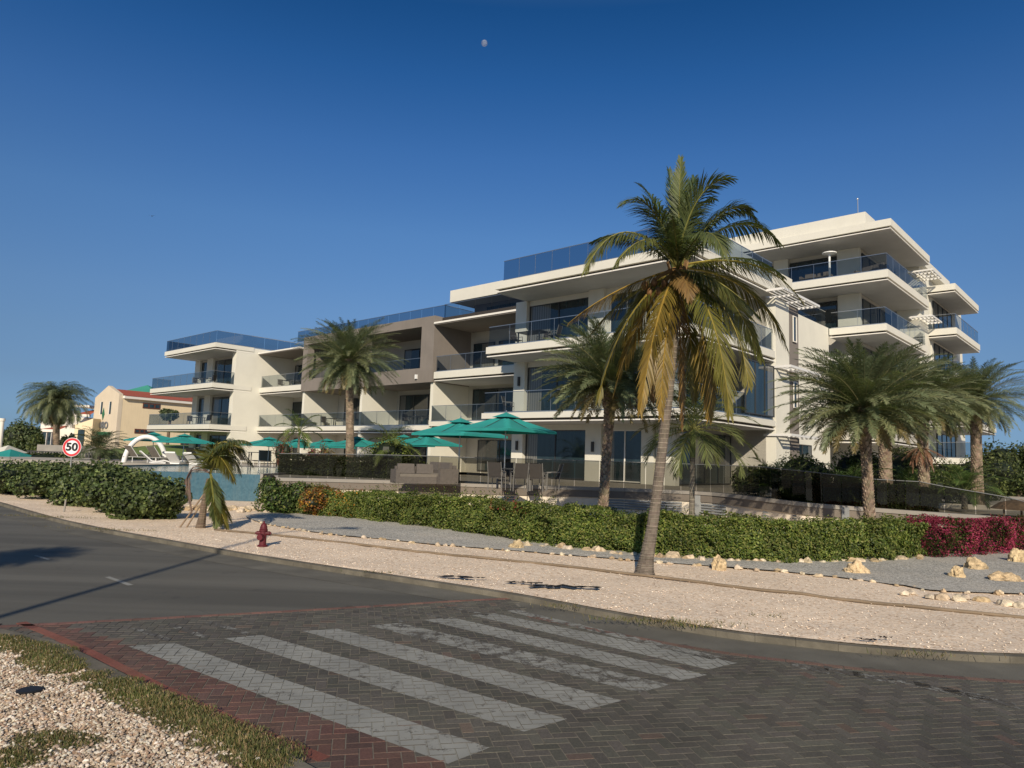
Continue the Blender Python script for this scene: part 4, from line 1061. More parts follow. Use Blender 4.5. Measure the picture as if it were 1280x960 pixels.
def date_palm(loc, cz, label, crown_me=None, seed=1, r=.17, sc=1.0, bend=(0, 0), rz=0.0, cat='palm tree', group=None, name='date_palm', L=2.35, n=64, rtop=None, low=-.75, **kw):
    e = empty(name, loc, label, cat, group, 0)
    top = V(loc[0]+bend[0], loc[1]+bend[1], cz)
    lz = Vector(loc); pth = [lz-V(0, 0, .1), lz.lerp(top, .3)+V(bend[0]*-.05, 0, 0), lz.lerp(top, .65), top]
    random.seed(seed+100)
    trunk_mesh(pth, [r*1.25, r, r*.95, rtop or r*1.35], .09, 12, (0.22, 0.165, 0.115), 'scale').build('trunk', 'bark', e)
    if crown_me is None:
        c = date_crown('crown', e, seed, n, L, low=low, **kw)
        c.location = top-Vector(loc); 
        # meshes are built round the heart
        me = c.data; off = Vector(loc)
        for v in me.vertices: v.co += off
    else:
        c = bpy.data.objects.new('crown', crown_me); COL.objects.link(c); c.parent = e; c.location = top-Vector(loc)
    c.rotation_euler = (0, 0, rz); c.scale = (sc, sc, sc*.97)
    return e, c
pc = gd(437, 590, 42); top = gd(437, 452, 42)
e, cA = date_palm((pc.x, pc.y, 1.1), top.z, 'tall date palm with a full dome of fronds in front of the left bays', seed=3, bend=(top.x-pc.x, 0), r=.22, L=3.35, n=165, low=-.75, ll=.46)
pd = gd(1088, 654, 19.8); top = gd(1080, 514, 19.8)
e, cB = date_palm((pd.x, pd.y, GZ), top.z, 'date palm with scaly trunk in front of the wall near the right hedge end', seed=5, bend=(top.x-pd.x, 0), r=.125, L=2.5, n=165, rtop=.2, low=-.4)
pe = gd(752, 670, 21.3); top = gd(764, 482, 21.3)
date_palm((pe.x, pe.y, GZ), top.z, 'dark date palm standing in the hedge directly left of the tall coconut palm', cB.data, 6, bend=(top.x-pe.x, 0), r=.13, sc=1.0, rz=1.3, rtop=.2)
pg = gd(1107, 598, 25); top = gd(1105, 503, 25)
_, cG = date_palm((pg.x, pg.y, 1.1), top.z, 'date palm behind the dark glass fence, first one right of the hedge palm', None, 7, bend=(top.x-pg.x, 0), r=.2, L=2.35, n=150, low=-.5, sag=.12)
ph = gd(1155, 598, 26); top = gd(1152, 508, 26)
date_palm((ph.x, ph.y, 1.1), top.z, 'date palm behind the glass fence with dead reddish fronds at its foot', cG.data, 8, bend=(top.x-ph.x, 0), r=.17, sc=1.0, rz=4.1)
pi_ = gd(1221, 600, 30); top = gd(1219, 502, 30)
date_palm((pi_.x, pi_.y, 1.1), top.z, 'rightmost date palm, standing behind the fence by the lowest right balcony', cA.data, 9, bend=(top.x-pi_.x, 0), r=.2, sc=.72, rz=.7)
pl = gd(70, 572, 62); top = gd(71, 502, 62)
date_palm((pl.x, pl.y, .5), top.z, 'tall shaggy palm with drooping fronds left of the yellow house', None, 10, bend=(top.x-pl.x, 0), r=.26, rtop=.26, name='shaggy_palm', L=3.2, n=120, low=-.9, sag=.7, ll=.7, dr=.9)

# --- slender young palms with green crownshafts
def slim_palm(base, topz, topx, label, seed, L=1.5, n=13, sc=1.0, r=.075, cat='palm tree', cols=None, low=-.4, shaft=.6, ll=.5):
    random.seed(seed)
    e = empty('young_palm', base, label, cat); B = Vector(base); T = V(topx, B.y, topz)
    trunk_mesh([B-V(0, 0, .05), B.lerp(T, .35), B.lerp(T, .7), T], [r*1.2, r, r*.9, r*.85], .1, 10, (0.27, 0.24, 0.19)).build('trunk', 'bark', e)
    if shaft:
        b = MB(); b.col = (0.16, 0.19, 0.07); d = (T-B).normalized(); b.tube([T, T+d*shaft*.4, T+d*shaft], [r*.9, r*.95, r*.45], 10); b.build('crownshaft', 'bark', e); T = T+d*shaft*.9
    b = MB()
    for i in range(n):
        f = i/(n-1); el = 1.3+(low-1.3)*f; az = i*2.39996+seed
        pts = [T+p for p in arch(az, el, L*random.uniform(.85, 1.1), 1.2, 8)]
        frond(b, pts, ll, 36, .024, cols or ((0.06, 0.105, 0.025), (0.10, 0.15, 0.04), (0.2, 0.22, 0.08)), .6, .35, .018, .9, .15, 0, .15, 2)
    b.build('crown', 'frond', e); return e
p = gd(864, 668, 21.0); t = gd(866, 572, 21.0)
slim_palm((p.x, p.y, GZ), t.z, t.x, 'slender young palm with a green crownshaft, right of the coconut palm trunk', 21, 2.1, 28, shaft=.95, r=.085, ll=.66, cols=((0.08, 0.105, 0.035), (0.14, 0.16, 0.055), (0.25, 0.25, 0.09)))
p = gd(490, 588, 34); t = gd(490, 560, 34)
slim_palm((p.x, p.y, 1.1), t.z, t.x, 'small feathery palm above the clipped shrub, left of the left pair of big umbrellas', 22, 1.7, 15, shaft=0, r=.1, cols=((0.10, 0.14, 0.03), (0.15, 0.18, 0.05), (0.2, 0.22, 0.08)))
p = gd(372, 585, 38); t = gd(374, 545, 38)
slim_palm((p.x, p.y, 1.1), t.z, t.x, 'small green palm on the terrace left of the tall date palm', 23, 1.5, 14, shaft=.3, r=.07, cols=((0.10, 0.14, 0.03), (0.15, 0.18, 0.05), (0.2, 0.22, 0.08)))
p = gd(1205, 610, 27); 
slim_palm((p.x, p.y, 1.0), 1.6, p.x, 'low bushy palm behind the right end of the glass fence', 24, 1.7, 20, shaft=0, r=.1, low=.1)
p = gd(1060, 596, 25)
slim_palm((p.x, p.y, 1.0), 1.5, p.x, 'low bushy palm behind the fence left of the hedge date palm', 25, 1.7, 20, shaft=0, r=.1, low=.1)
p = gd(968, 590, 26)
slim_palm((p.x, p.y, 1.2), 1.7, p.x, 'low palm behind the fence below the slatted awnings', 26, 1.3, 18, shaft=0, r=.1, low=.1)
p = gd(1135, 596, 28)
slim_palm((p.x, p.y, 1.0), 1.5, p.x, 'low palm between the two date palms behind the fence', 27, 1.5, 18, shaft=0, r=.1, low=.1)
p = gd(122, 575, 50); slim_palm((p.x, p.y, .8), 1.9, p.x, 'bushy palm in front of the yellow house beside the speed sign', 28, 2.3, 46, shaft=0, r=.2, low=-.1, ll=.7, cols=((0.06, 0.08, 0.04), (0.10, 0.12, 0.06), (0.2, 0.2, 0.1)))

# --- wind-broken young coconut palm by the road, with stakes
tb = gz(250, 660, GZ); TD = tb.y
def tp_(x, y, dd=0): return gd(x, y, TD+dd)
bp = empty('broken_palm', tb, 'wind-broken young coconut palm with hanging fronds beside the hydrant, left of the pool wall bush', 'palm tree')
random.seed(31)
trunk_mesh([tb-V(0, 0, .05), tp_(253, 645), tp_(256, 625), tp_(262, 598)], [.15, .10, .085, .08], .07, 10, (0.22, 0.165, 0.12)).build('trunk', 'bark', bp)
b = MB(); hh = tp_(263, 592)
for c1, t1, dm, dt, ll, cols, dr in [((262, 535), (300, 560), -.2, -.3, .75, OLIVE, .8), ((272, 520), (314, 578), .2, .3, .75, GREEN, .9), ((270, 522), (300, 590), .5, .7, .7, GREEN, .9), ((280, 540), (310, 552), -.6, -1.0, .6, GREEN, .8), ((268, 545), (292, 600), -.5, -.8, .55, OLIVE, .8),
                                     ((270, 625), (284, 660), -.2, -.25, .42, OLIVE, .25), ((272, 620), (276, 655), .2, .2, .40, GREEN, .25), ((270, 610), (288, 650), 0, 0, .45, OLIVE, .25), ((268, 630), (270, 660), -.4, -.4, .35, GREEN, .25)]:
    frond(b, bez(hh, tp_(*c1, dm), tp_(*t1, dt), 10), ll*1.1, 100, .022, cols, dr*1.3, .1, .03, .8, .06, random.uniform(-.3, .3), .15, 3, keel=V(0, -1, .1))
b.build('crown', 'frond', bp)
b = MB()
for c1, t1, ll in [((225, 560), (240, 640), .28), ((232, 575), (233, 610), .22)]:
    frond(b, bez(hh, tp_(*c1, -.2), tp_(*t1, -.2), 10), ll, 34, .016, ((0.12, 0.075, 0.06), (0.17, 0.11, 0.085), (0.2, 0.13, 0.1)), 1.2, 0, .025, .5, .2, 0, .3, 3)
b.build('dead_frond', 'frond', bp)
for a, c in (((224, 664), (259, 612)), ((233, 656), (256, 622)), ((249, 645), (256, 660))):
    b = MB(); p, q = tp_(*a), tp_(*c); p.z = GZ-.02; b.tube([p, q], .024, 6); tag(b.build('support_stake', 'wood_stake', None), 'rough wooden stake leaning on the broken young palm by the road', 'stake', 'stakes propping the broken palm')

# ------------------------------------------------------------------ hedges and shrubs
def leaves(b, n, sampler, size, cols, flat=.0, asp=.55):
    for _ in range(n):
        p, nrm, shade = sampler()
        s = size*random.uniform(.6, 1.25)
        d = V(random.gauss(0, 1), random.gauss(0, 1), random.gauss(0, 1)).normalized()
        nn = (nrm*1.1+d*.9).normalized(); u = nn.cross(V(random.gauss(0, 1), random.gauss(0, 1), random.gauss(.5, 1))).normalized(); v = nn.cross(u)
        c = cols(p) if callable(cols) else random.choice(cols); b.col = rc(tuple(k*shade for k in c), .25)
        k = .12*s
        b.quad(p-u*s*.5, p-v*s*asp*.5+nn*k, p+u*s*.5, p+v*s*asp*.5+nn*k)
def hedge(name, line, depth, h, n, size, cols, label, cat, group=None, core=(0.02, 0.03, 0.012), top=.3, tuft=0, mat_='leaf', hv=.14, z0=GZ, kind=None):
    L = [Vector((p[0], p[1])) for p in line]; cum = [0]
    for a, c in zip(L, L[1:]): cum.append(cum[-1]+(c-a).length)
    def at(d):
        for i in range(len(L)-1):
            if d <= cum[i+1] or i == len(L)-2:
                t = (L[i+1]-L[i]).normalized(); return L[i]+t*(d-cum[i]), Vector((-t.y, t.x))
    hh = (lambda d: (h(d/cum[-1]) if callable(h) else h)*(1+hv*noise.noise(V(d*.9, 0, 3))+hv*.6*noise.noise(V(d*3, 0, 3))))
    e = empty(name, (L[0].x, L[0].y, z0), label, cat, group)
    b = MB(); b.col = core; N = max(4, int(cum[-1]/.4))  # dark solid core, added inside the leaves to block light
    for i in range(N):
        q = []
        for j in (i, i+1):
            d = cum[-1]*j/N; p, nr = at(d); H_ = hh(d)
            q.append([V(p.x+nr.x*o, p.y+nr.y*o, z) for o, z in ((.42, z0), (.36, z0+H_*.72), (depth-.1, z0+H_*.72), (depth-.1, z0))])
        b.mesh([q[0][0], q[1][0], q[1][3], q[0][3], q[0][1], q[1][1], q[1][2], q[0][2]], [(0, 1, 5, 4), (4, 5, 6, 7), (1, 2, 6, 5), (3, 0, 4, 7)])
    b.build('dark_core', 'leaf', e)
    b = MB()
    def smp():
        d = random.uniform(0, cum[-1]); p, nr = at(d); H_ = hh(d); nr3 = V(nr.x, nr.y, 0)
        bul = .14*noise.noise(V(d*1.7, random.choice((0, 0)), 0))
        r = random.random()
        if r < top: o = random.uniform(0, depth); z = H_*(.90+.20*noise.noise(V(p.x*2.3+o, p.y*2.3, 1)))+random.uniform(-.08, .06); n_ = V(0, 0, 1)
        elif r < top+.06: d2 = random.choice((0, cum[-1])); p, nr = at(d2); o = random.uniform(0, depth); nr3 = V(nr.x, nr.y, 0); z = random.uniform(0.02, H_); n_ = V(nr.y, -nr.x, 0)*(1 if d2 == 0 else -1)*-1; H_ = hh(d2)
        else:
            z = random.random()**.85*H_; b2 = .30*noise.noise(V(d*1.3, z*1.8, 4))+.14*noise.noise(V(d*4, z*4, 2)); o = max(-.25, .05+b2*-1+random.uniform(-.06, .14)); n_ = -nr3+V(0, 0, .3)
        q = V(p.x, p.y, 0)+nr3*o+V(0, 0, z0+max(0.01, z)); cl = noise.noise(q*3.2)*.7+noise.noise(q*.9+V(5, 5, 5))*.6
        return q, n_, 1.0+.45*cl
    leaves(b, n, smp, size, cols)
    for _ in range(tuft):
        d = random.uniform(0, cum[-1]); p, nr = at(d); o = random.uniform(.1, depth*.8); H_ = hh(d); Lh = random.uniform(.10, .40)*(1 if p.x < 1 else .45)*(1 if noise.noise(V(d*.7, 0, 8)) > -.1 else .5)
        a = random.uniform(0, 2*pi); ln_ = random.uniform(0, .25)
        for k in range(int(Lh/.035)):
            z = H_*.95+k*.035; aa = k*2.4; q = V(p.x+nr.x*o+cos(a)*ln_*k*.04, p.y+nr.y*o+sin(a)*ln_*k*.04, z0+z)
            o_ = V(cos(aa), sin(aa), .5); s = size*.9; w = V(-sin(aa), cos(aa), 0)*s*.28; c = cols(q) if callable(cols) else random.choice(cols); b.col = rc(c, .25)
            b.quad(q, q+o_*s*.5-w, q+o_*s, q+o_*s*.5+w)
    b.build('foliage', mat_, e)
    return e
random.seed(41)
HG = [(0.075, 0.11, 0.02), (0.11, 0.15, 0.028), (0.155, 0.19, 0.04), (0.055, 0.085, 0.018), (0.21, 0.22, 0.06)]
hl = G([(372, 643), (430, 648), (500, 656), (560, 664), (620, 672), (690, 684), (760, 690), (830, 696), (910, 701), (1000, 704), (1080, 702), (1160, 697)], GZ)
def hcol(p):
    if p.x < -5.0 and p.z > .75 and noise.noise(p*1.1+V(3, 0, 0)) > .05 and random.random() < .75: return random.choice([(0.26, 0.09, 0.03), (0.20, 0.10, 0.03), (0.14, 0.12, 0.03)])
    if p.x < -5 and random.random() < .06: return (0.45, 0.22, 0.03)
    if abs(p.x+.0) < .5 and p.z > .85 and random.random() < .3 and noise.noise(p*3) > .1: return (0.35, 0.08, 0.05)
    return random.choice(HG)
half = [p for p in hl if p[0] < -1.0]; rest = [p for p in hl if p[0] >= -1.0]
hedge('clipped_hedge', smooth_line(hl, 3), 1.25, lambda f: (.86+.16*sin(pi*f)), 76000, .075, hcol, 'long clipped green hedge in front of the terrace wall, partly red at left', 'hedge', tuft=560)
bl = G([(1172, 699), (1200, 697), (1300, 690)], GZ)+[(22, 20)]
MAG = [(0.29, 0.04, 0.085), (0.36, 0.06, 0.125), (0.20, 0.022, 0.055), (0.29, 0.075, 0.085)]
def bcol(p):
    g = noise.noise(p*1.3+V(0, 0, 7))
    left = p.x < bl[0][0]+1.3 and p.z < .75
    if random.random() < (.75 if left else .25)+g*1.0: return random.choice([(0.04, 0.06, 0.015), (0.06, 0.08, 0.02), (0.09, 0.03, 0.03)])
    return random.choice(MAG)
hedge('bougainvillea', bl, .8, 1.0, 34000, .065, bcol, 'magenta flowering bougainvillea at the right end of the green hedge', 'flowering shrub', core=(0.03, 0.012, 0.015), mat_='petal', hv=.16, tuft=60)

def bush(name, c, rad, n, size, cols, label, cat, z0=GZ, group=None, lobes=6, seed=1, asp=.8, core=(0.018, 0.026, 0.012), m='leaf'):
    random.seed(seed); e = empty(name, (c[0], c[1], z0), label, cat, group); LB = []
    for i in range(lobes):
        a = random.uniform(0, 2*pi); f = random.random()**.5
        LB.append((V(c[0]+cos(a)*rad[0]*f*.62, c[1]+sin(a)*rad[1]*f*.62, z0+rad[2]*random.uniform(.22, .72)), V(rad[0]*random.uniform(.38, .6), rad[1]*random.uniform(.38, .6), rad[2]*random.uniform(.28, .45))))
    b = MB(); b.col = core  # dark solid blobs added inside the lobes, standing in for inner shade
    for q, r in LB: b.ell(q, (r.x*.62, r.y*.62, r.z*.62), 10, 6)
    b.build('dark_core', 'leaf', e)
    b = MB()
    def smp():
        q, r = random.choice(LB); d = V(random.gauss(0, 1), random.gauss(0, 1), random.gauss(0, 1)).normalized(); k = random.uniform(.72, 1.08)*(1+.25*noise.noise(d*2+q))
        p = V(q.x+d.x*r.x*k, q.y+d.y*r.y*k, max(z0+.03, q.z+d.z*r.z*k)); return p, d, (1.0+.4*noise.noise(p*2.5))*(.7+.5*min(1, (k-.7)*3))  # deeper leaves are darker: inner shade painted into the leaf colour
    leaves(b, n, smp, size, cols, asp=asp)
    b.build('foliage', m, e); return e
SG = [(0.055, 0.08, 0.03), (0.075, 0.105, 0.036), (0.10, 0.13, 0.045), (0.15, 0.18, 0.06), (0.035, 0.05, 0.02)]
# sea-grape thicket along the road, left
for k, (x, y, r, h, lb) in enumerate([(168, 651, .92, 1.4, 'rounded low sea grape shrub, nearest of the roadside row, beside the broken palm'), (135, 643, 1.25, 1.65, 'sea grape shrub in the roadside row just right of the speed sign'),
        (92, 634, 1.35, 1.7, 'sea grape shrub growing round the foot of the speed sign'), (48, 626, 1.5, 1.6, 'dark sea grape shrub left of the speed sign'),
        (8, 620, 1.7, 1.65, 'dark sea grape shrub at the left edge of the picture'), (115, 630, 1.6, 1.75, 'sea grape shrub behind the roadside row, right of the speed sign'), (148, 634, 1.0, 1.5, 'sea grape shrub at the back of the row by the pool'), (-25, 617, 2, 1.8, 'sea grape shrub beyond the left edge of the row')]):
    c = gz(x, y, GZ); c = c+V(0, r*.8, 0)
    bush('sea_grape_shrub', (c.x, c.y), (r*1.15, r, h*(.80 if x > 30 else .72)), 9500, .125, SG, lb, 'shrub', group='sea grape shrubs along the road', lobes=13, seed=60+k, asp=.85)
c = gz(341, 643, GZ); bush('shrub', (c.x, c.y+.7), (1.2, .8, 1.3), 7500, .09, [(0.05, 0.09, 0.02), (0.08, 0.12, 0.03), (0.13, 0.15, 0.04), (0.03, 0.05, 0.015)], 'dark green shrub at the corner of the pool wall and terrace wall', 'shrub', lobes=8, seed=71)
c = gz(385, 646, GZ); bush('croton_shrub', (c.x+.1, c.y+.45), (.75, .5, .9), 3500, .08, [(0.22, 0.08, 0.03), (0.15, 0.09, 0.03), (0.10, 0.11, 0.03), (0.38, 0.2, 0.03)], 'reddish croton shrub between the pool corner shrub and the long hedge', 'shrub', lobes=6, seed=72)
# planting behind the fence
def hz(a, c, d, n=5): return [tuple(gd(a+(c-a)*i/n, 590, d)[:2]) for i in range(n+1)]
random.seed(77)
hedge('dark_hedge', hz(348, 520, 33), .8, .95, 9000, .10, [(0.025, 0.035, 0.012), (0.04, 0.055, 0.018), (0.06, 0.07, 0.025)], 'dark clipped hedge behind the left part of the glass fence', 'hedge', z0=1.15)
c = gd(493, 590, 33.8); bush('clipped_shrub', (c.x, c.y), (1.45, .8, 1.9), 5500, .10, [(0.12, 0.15, 0.03), (0.16, 0.19, 0.045), (0.08, 0.11, 0.025)], 'yellow green rounded shrub behind the fence under the small feathery palm', 'shrub', z0=1.15, lobes=9, seed=73)
for k, (x, y, w, h, cc, lb) in enumerate([(352, 540, .5, 1.6, (0.24, 0.09, 0.07), 'reddish cordyline plant behind the fence, left of the small green palm'), (395, 545, .45, 1.6, (0.22, 0.06, 0.06), 'dark red cordyline plant behind the fence just left of the tall date palm'), (412, 550, .6, 1.3, (0.30, 0.20, 0.10), 'tan leaved plant at the foot of the tall date palm')]):
    c = gd(x, 585, 37); bush('cordyline', (c.x, c.y), (w*1.3, w, h*1.0), 1200, .16, [cc, tuple(k_*.6 for k_ in cc), (0.14, 0.15, 0.04)], lb, 'plant', z0=1.15, lobes=6, seed=80+k, asp=.25)
DK = [(0.025, 0.04, 0.014), (0.045, 0.065, 0.02), (0.07, 0.09, 0.028), (0.10, 0.12, 0.035)]
random.seed(78)
hedge('dark_hedge', [(p.x, p.y+.55) for p in sm[30:42]], .9, .85, 15000, .10, DK, 'dark hedge behind the right part of the glass fence', 'hedge', z0=1.0, hv=.15)
for k, (x, d, w, h, lb) in enumerate([(945, 29, .8, 1.3, 'dark leafy shrub behind the fence under the lowest awning'), (1075, 28, .9, 2.2, 'leafy shrub behind the fence between two date palm trunks'), (1010, 30, 1.2, 1.9, 'dark shrub below the grey low balcony'), (1130, 31, 1.3, 2.2, 'leafy shrub under the palms in front of the lowest storey'), (1185, 31, 1.2, 1.9, 'leafy shrub under the lowest right balcony'), (1236, 36, 1.6, 2.1, 'shrub below the far end of the lowest right balcony')]):
    c = gd(x, 600, d); bush('leafy_shrub', (c.x, c.y), (w*1.2, w, h), 4200, .15, DK+[(0.14, 0.16, 0.05)], lb, 'shrub', z0=1.0, lobes=9, seed=90+k, asp=.4)
p = gd(1153, 600, 25.6); random.seed(95); b = MB()
for k in range(26):
    a = random.uniform(0, 2*pi); frond(b, [p+V(cos(a)*.12, sin(a)*.12, 1.0)+q for q in arch(a, random.uniform(-1.5, -.2), random.uniform(.6, 1.0), .5, 5)], .16, 14, .018, ((0.22, 0.10, 0.06), (0.27, 0.15, 0.09), (0.25, 0.15, 0.1)), .6, .1, .015, .6, .2)
for v in range(len(b.v)): b.v[v] = (b.v[v][0], b.v[v][1], max(1.02, b.v[v][2]+.15))
tag(b.build('dry_frond_pile', 'frond'), 'skirt of dead reddish fronds round a date palm foot behind the fence', 'dead fronds')
# far trees
def tree(x, y, d, w, h, label, seed, n=6500, cols=DK, size=.22, z0=.3, name='broad_tree'):
    c = gd(x, y, d); random.seed(seed); top_ = c.z+h*.5
    e = bush(name, (c.x, c.y), (w, w*.8, h), n, size, cols, label, 'tree', z0=max(z0, top_-h), lobes=13, seed=seed, asp=.7)
    b = MB(); b.col = (0.15, 0.11, 0.08); b.tube([(c.x, c.y, z0-.4), (c.x+.1, c.y, top_-h*.6)], [.22, .14], 7); b.build('trunk', 'bark', e); return e
AQ = [(0.06, 0.085, 0.04), (0.09, 0.12, 0.05), (0.13, 0.15, 0.065)]
tree(28, 552, 60, 1.5, 3.2, 'bushy green tree left of the shaggy palm', 101, cols=AQ)
tree(84, 556, 66, .6, 1.8, 'small olive green tree between the shaggy palm and the yellow house', 102, cols=AQ)
tree(5, 553, 75, 1.7, 3.0, 'dark tree at the left edge beside the white column', 103, cols=AQ)
tree(45, 556, 58, .7, 1.6, 'small dark tree in front of the white house porch', 104)
tree(1272, 598, 48, 2.6, 4.0, 'dark tree at the right edge behind the thatched hut', 105, cols=DK)
tree(1246, 604, 50, 2.0, 2.8, 'smaller dark tree beyond the lowest right balcony', 106, cols=DK)
tree(212, 519, 78, 1.0, 1.2, 'tree top beside the yellow house behind the left balcony', 107, cols=AQ, n=2500)
for k, (x, d, w) in enumerate([(60, 54, 3), (140, 56, 3.2), (186, 57, 2.2)]):
    c = gd(x, 575, d); bush('hedge_shrub', (c.x, c.y), (w, 1, 1.15), 4500, .2, DK, ['dark shrub behind the black fence left of the speed sign', 'dark shrub behind the fence below the yellow house', 'dark shrub seen through the white arch'][k], 'shrub', z0=.4, lobes=12, seed=110+k)
# off-picture palms and the street lamp whose shadows cross the road
sdh = V(sin(SUN_H), cos(SUN_H), 0); kL = 1/math.tan(SUN_EL)
lp = empty('street_lamp', (-7.28, -3.0, .065), 'tall grey street lamp standing by the near road edge behind the viewer', 'street lamp')
b = MB(); b.lathe([(.14, 0), (.12, .5), (.085, .6), (.055, 11.3)], 10, (-7.28, -3.0, .065)); b.build('pole', 'post_grey', lp)
b = MB(); b.tube([(-7.28, -3, 11.3), (-6.9, -2.7, 11.6), (-6.0, -2.0, 11.7)], .04, 6); b.build('arm', 'post_grey', lp)
b = MB(); b.box(-6.1, -5.5, -2.1, -1.85, 11.6, 11.75); b.build('lamp_head', 'post_grey', lp)
for (x, y, cz, lb, s) in ((8, 699, 7.5, 'palm behind the viewer on the left island, casting the crown shadow on the road', 120),):
    g = gz(x, y, 0); q = g-sdh*(cz*kL)
    date_palm((q.x, q.y, .06), cz, lb, cB.data, s, r=.15, sc=.42, rz=s, name='coconut_like_palm' if 0 else 'date_palm')
# ------------------------------------------------------------------ furniture and small things
def local(name, fn, mats, parent):      # a part modelled round its thing's own origin
    b = MB(); fn(b); off = V(0, 0, 0); o = b.build(name, mats, None); o.parent = parent; return o
def umbrella():
    e = empty('patio_umbrella', (0, 0, 0), 'x', 'umbrella', 'teal umbrellas on the terrace and pool deck')
    R_, H_ = 1.5, 2.72
    def can(b):
        N = 6
        def P(i, j):
            x, y = -R_+2*R_*i/(2*N), -R_+2*R_*j/(2*N); m = max(abs(x), abs(y))/R_
            sag = .10*sin(pi*m)*(1-min(abs(x), abs(y))/max(1e-6, max(abs(x), abs(y))) if m else 0)
            return (x, y, H_-.62*m-sag)
        for i in range(2*N):
            for j in range(2*N): b.quad(P(i, j), P(i+1, j), P(i+1, j+1), P(i, j+1))
        c = [(-R_, -R_), (R_, -R_), (R_, R_), (-R_, R_)]
        for k in range(4):
            a, d = c[k], c[(k+1) % 4]; z = H_-.62; b.quad((a[0], a[1], z), (d[0], d[1], z), (d[0]*1.003, d[1]*1.003, z-.10), (a[0]*1.003, a[1]*1.003, z-.10))
    local('canopy', can, 'canvas_teal', e)
    local('vent_cap', lambda b: [b.quad((0, 0, H_+.12), (x0, y0, H_-.10), (x1, y1, H_-.10)) for x0, y0, x1, y1 in ((-.42, -.42, .42, -.42), (.42, -.42, .42, .42), (.42, .42, -.42, .42), (-.42, .42, -.42, -.42))], 'canvas_teal', e)
    local('pole', lambda b: (b.tube([(0, 0, .05), (0, 0, H_+.1)], .028, 8), b.ell((0, 0, H_+.16), (.03, .03, .05))), 'steel', e)
    local('rib', lambda b: [b.tube([(0, 0, H_-.06), (x*1.46, y*1.46, H_-.66)], .012, 4) for x, y in ((1, 1), (-1, 1), (1, -1), (-1, -1), (1, 0), (-1, 0), (0, 1), (0, -1))], 'dark_metal', e)
    local('base', lambda b: b.lathe([(.30, 0), (.30, .05), (.08, .09), (.05, .35)], 14), 'dark_metal', e)
    return e
def chair():
    e = empty('dining_chair', (0, 0, 0), 'x', 'chair', 'chairs')
    local('seat', lambda b: b.box(-.23, .23, -.22, .22, .42, .45), 'dark_sling', e)
    local('backrest', lambda b: b.hexa([(-.22, .21, .46), (.22, .21, .46), (.22, .235, .46), (-.22, .235, .46), (-.22, .33, .95), (.22, .33, .95), (.22, .355, .95), (-.22, .355, .95)]), 'dark_sling', e)
    for x in (-.245, .245):
        local('frame', lambda b: (b.tube([(x, -.24, 0), (x, -.22, .64)], .016, 5), b.tube([(x, -.22, .64), (x, .26, .66)], .018, 5), b.tube([(x, .20, 0), (x, .21, .45), (x, .35, .97)], .016, 5)), 'chair_frame', e)
    return e
def table():
    e = empty('dining_table', (0, 0, 0), 'x', 'table')
    local('tabletop', lambda b: b.box(-.8, .8, -.45, .45, .71, .745), 'frame_dark', e)
    for x in (-.72, .72):
        for y in (-.38, .38): local('leg', lambda b: b.box(x-.03, x+.03, y-.03, y+.03, 0, .71), 'chair_frame', e)
    return e
def lounger():
    e = empty('sun_lounger', (0, 0, 0), 'x', 'sun lounger', 'brown sun loungers on the pool deck')
    local('bed', lambda b: b.hexa([(-.33, -1.0, .30), (.33, -1.0, .30), (.33, .35, .33), (-.33, .35, .33), (-.33, -1.0, .34), (.33, -1.0, .34), (.33, .35, .37), (-.33, .35, .37)]), 'sling', e)
    local('backrest', lambda b: b.hexa([(-.33, .36, .34), (.33, .36, .34), (.33, .40, .32), (-.33, .40, .32), (-.33, .85, .98), (.33, .85, .98), (.33, .89, .96), (-.33, .89, .96)]), 'sling', e)
    local('frame', lambda b: [b.tube(q, .02, 5) for q in ([(-.35, -1, .3), (-.35, .9, .33)], [(.35, -1, .3), (.35, .9, .33)], [(-.35, -.8, 0), (-.35, -.8, .3)], [(.35, -.8, 0), (.35, -.8, .3)], [(-.35, .7, 0), (-.35, .7, .33)], [(.35, .7, 0), (.35, .7, .33)], [(-.35, .36, .33), (-.35, .87, .98)], [(.35, .36, .33), (.35, .87, .98)])], 'louver', e)
    return e
def pool_chair():
    e = empty('pool_chair', (0, 0, 0), 'x', 'pool lounger', 'white moulded loungers at the pool edge')
    pr = [(-.9, .12), (-.55, .22), (-.15, .12), (.15, .18), (.75, .72)]
    def f(b):
        for (y0, z0), (y1, z1) in zip(pr, pr[1:]): b.hexa([(-.33, y0, z0-.08), (.33, y0, z0-.08), (.33, y1, z1-.08), (-.33, y1, z1-.08), (-.33, y0, z0), (.33, y0, z0), (.33, y1, z1), (-.33, y1, z1)])
    local('shell', f, 'white_plastic', e)
    local('foot', lambda b: b.box(-.3, .3, -.6, .2, 0, .08), 'white_plastic', e)
    return e
def sofa():
    e = empty('sofa', (0, 0, 0), 'x', 'sofa')
    local('frame', lambda b: (b.box(-1, 1, -.4, .4, .05, .32), b.box(-1, -.84, -.4, .4, .32, .62), b.box(.84, 1, -.4, .4, .32, .62), b.box(-.84, .84, .26, .4, .32, .75)), 'rattan', e)
    local('seat_cushion', lambda b: b.box(-.83, .83, -.40, .2, .325, .45), 'sling', e)
    for x in (-.42, .42): local('cushion', lambda b: b.hexa([(x-.38, .08, .46), (x+.38, .08, .46), (x+.38, .24, .46), (x-.38, .24, .46), (x-.36, .14, .86), (x+.36, .14, .86), (x+.36, .25, .86), (x-.36, .25, .86)]), 'rattan', e)
    return e
protos = dict(u=umbrella(), c=chair(), t=table(), l=lounger(), w=pool_chair(), s=sofa()); used = set(); index_children()
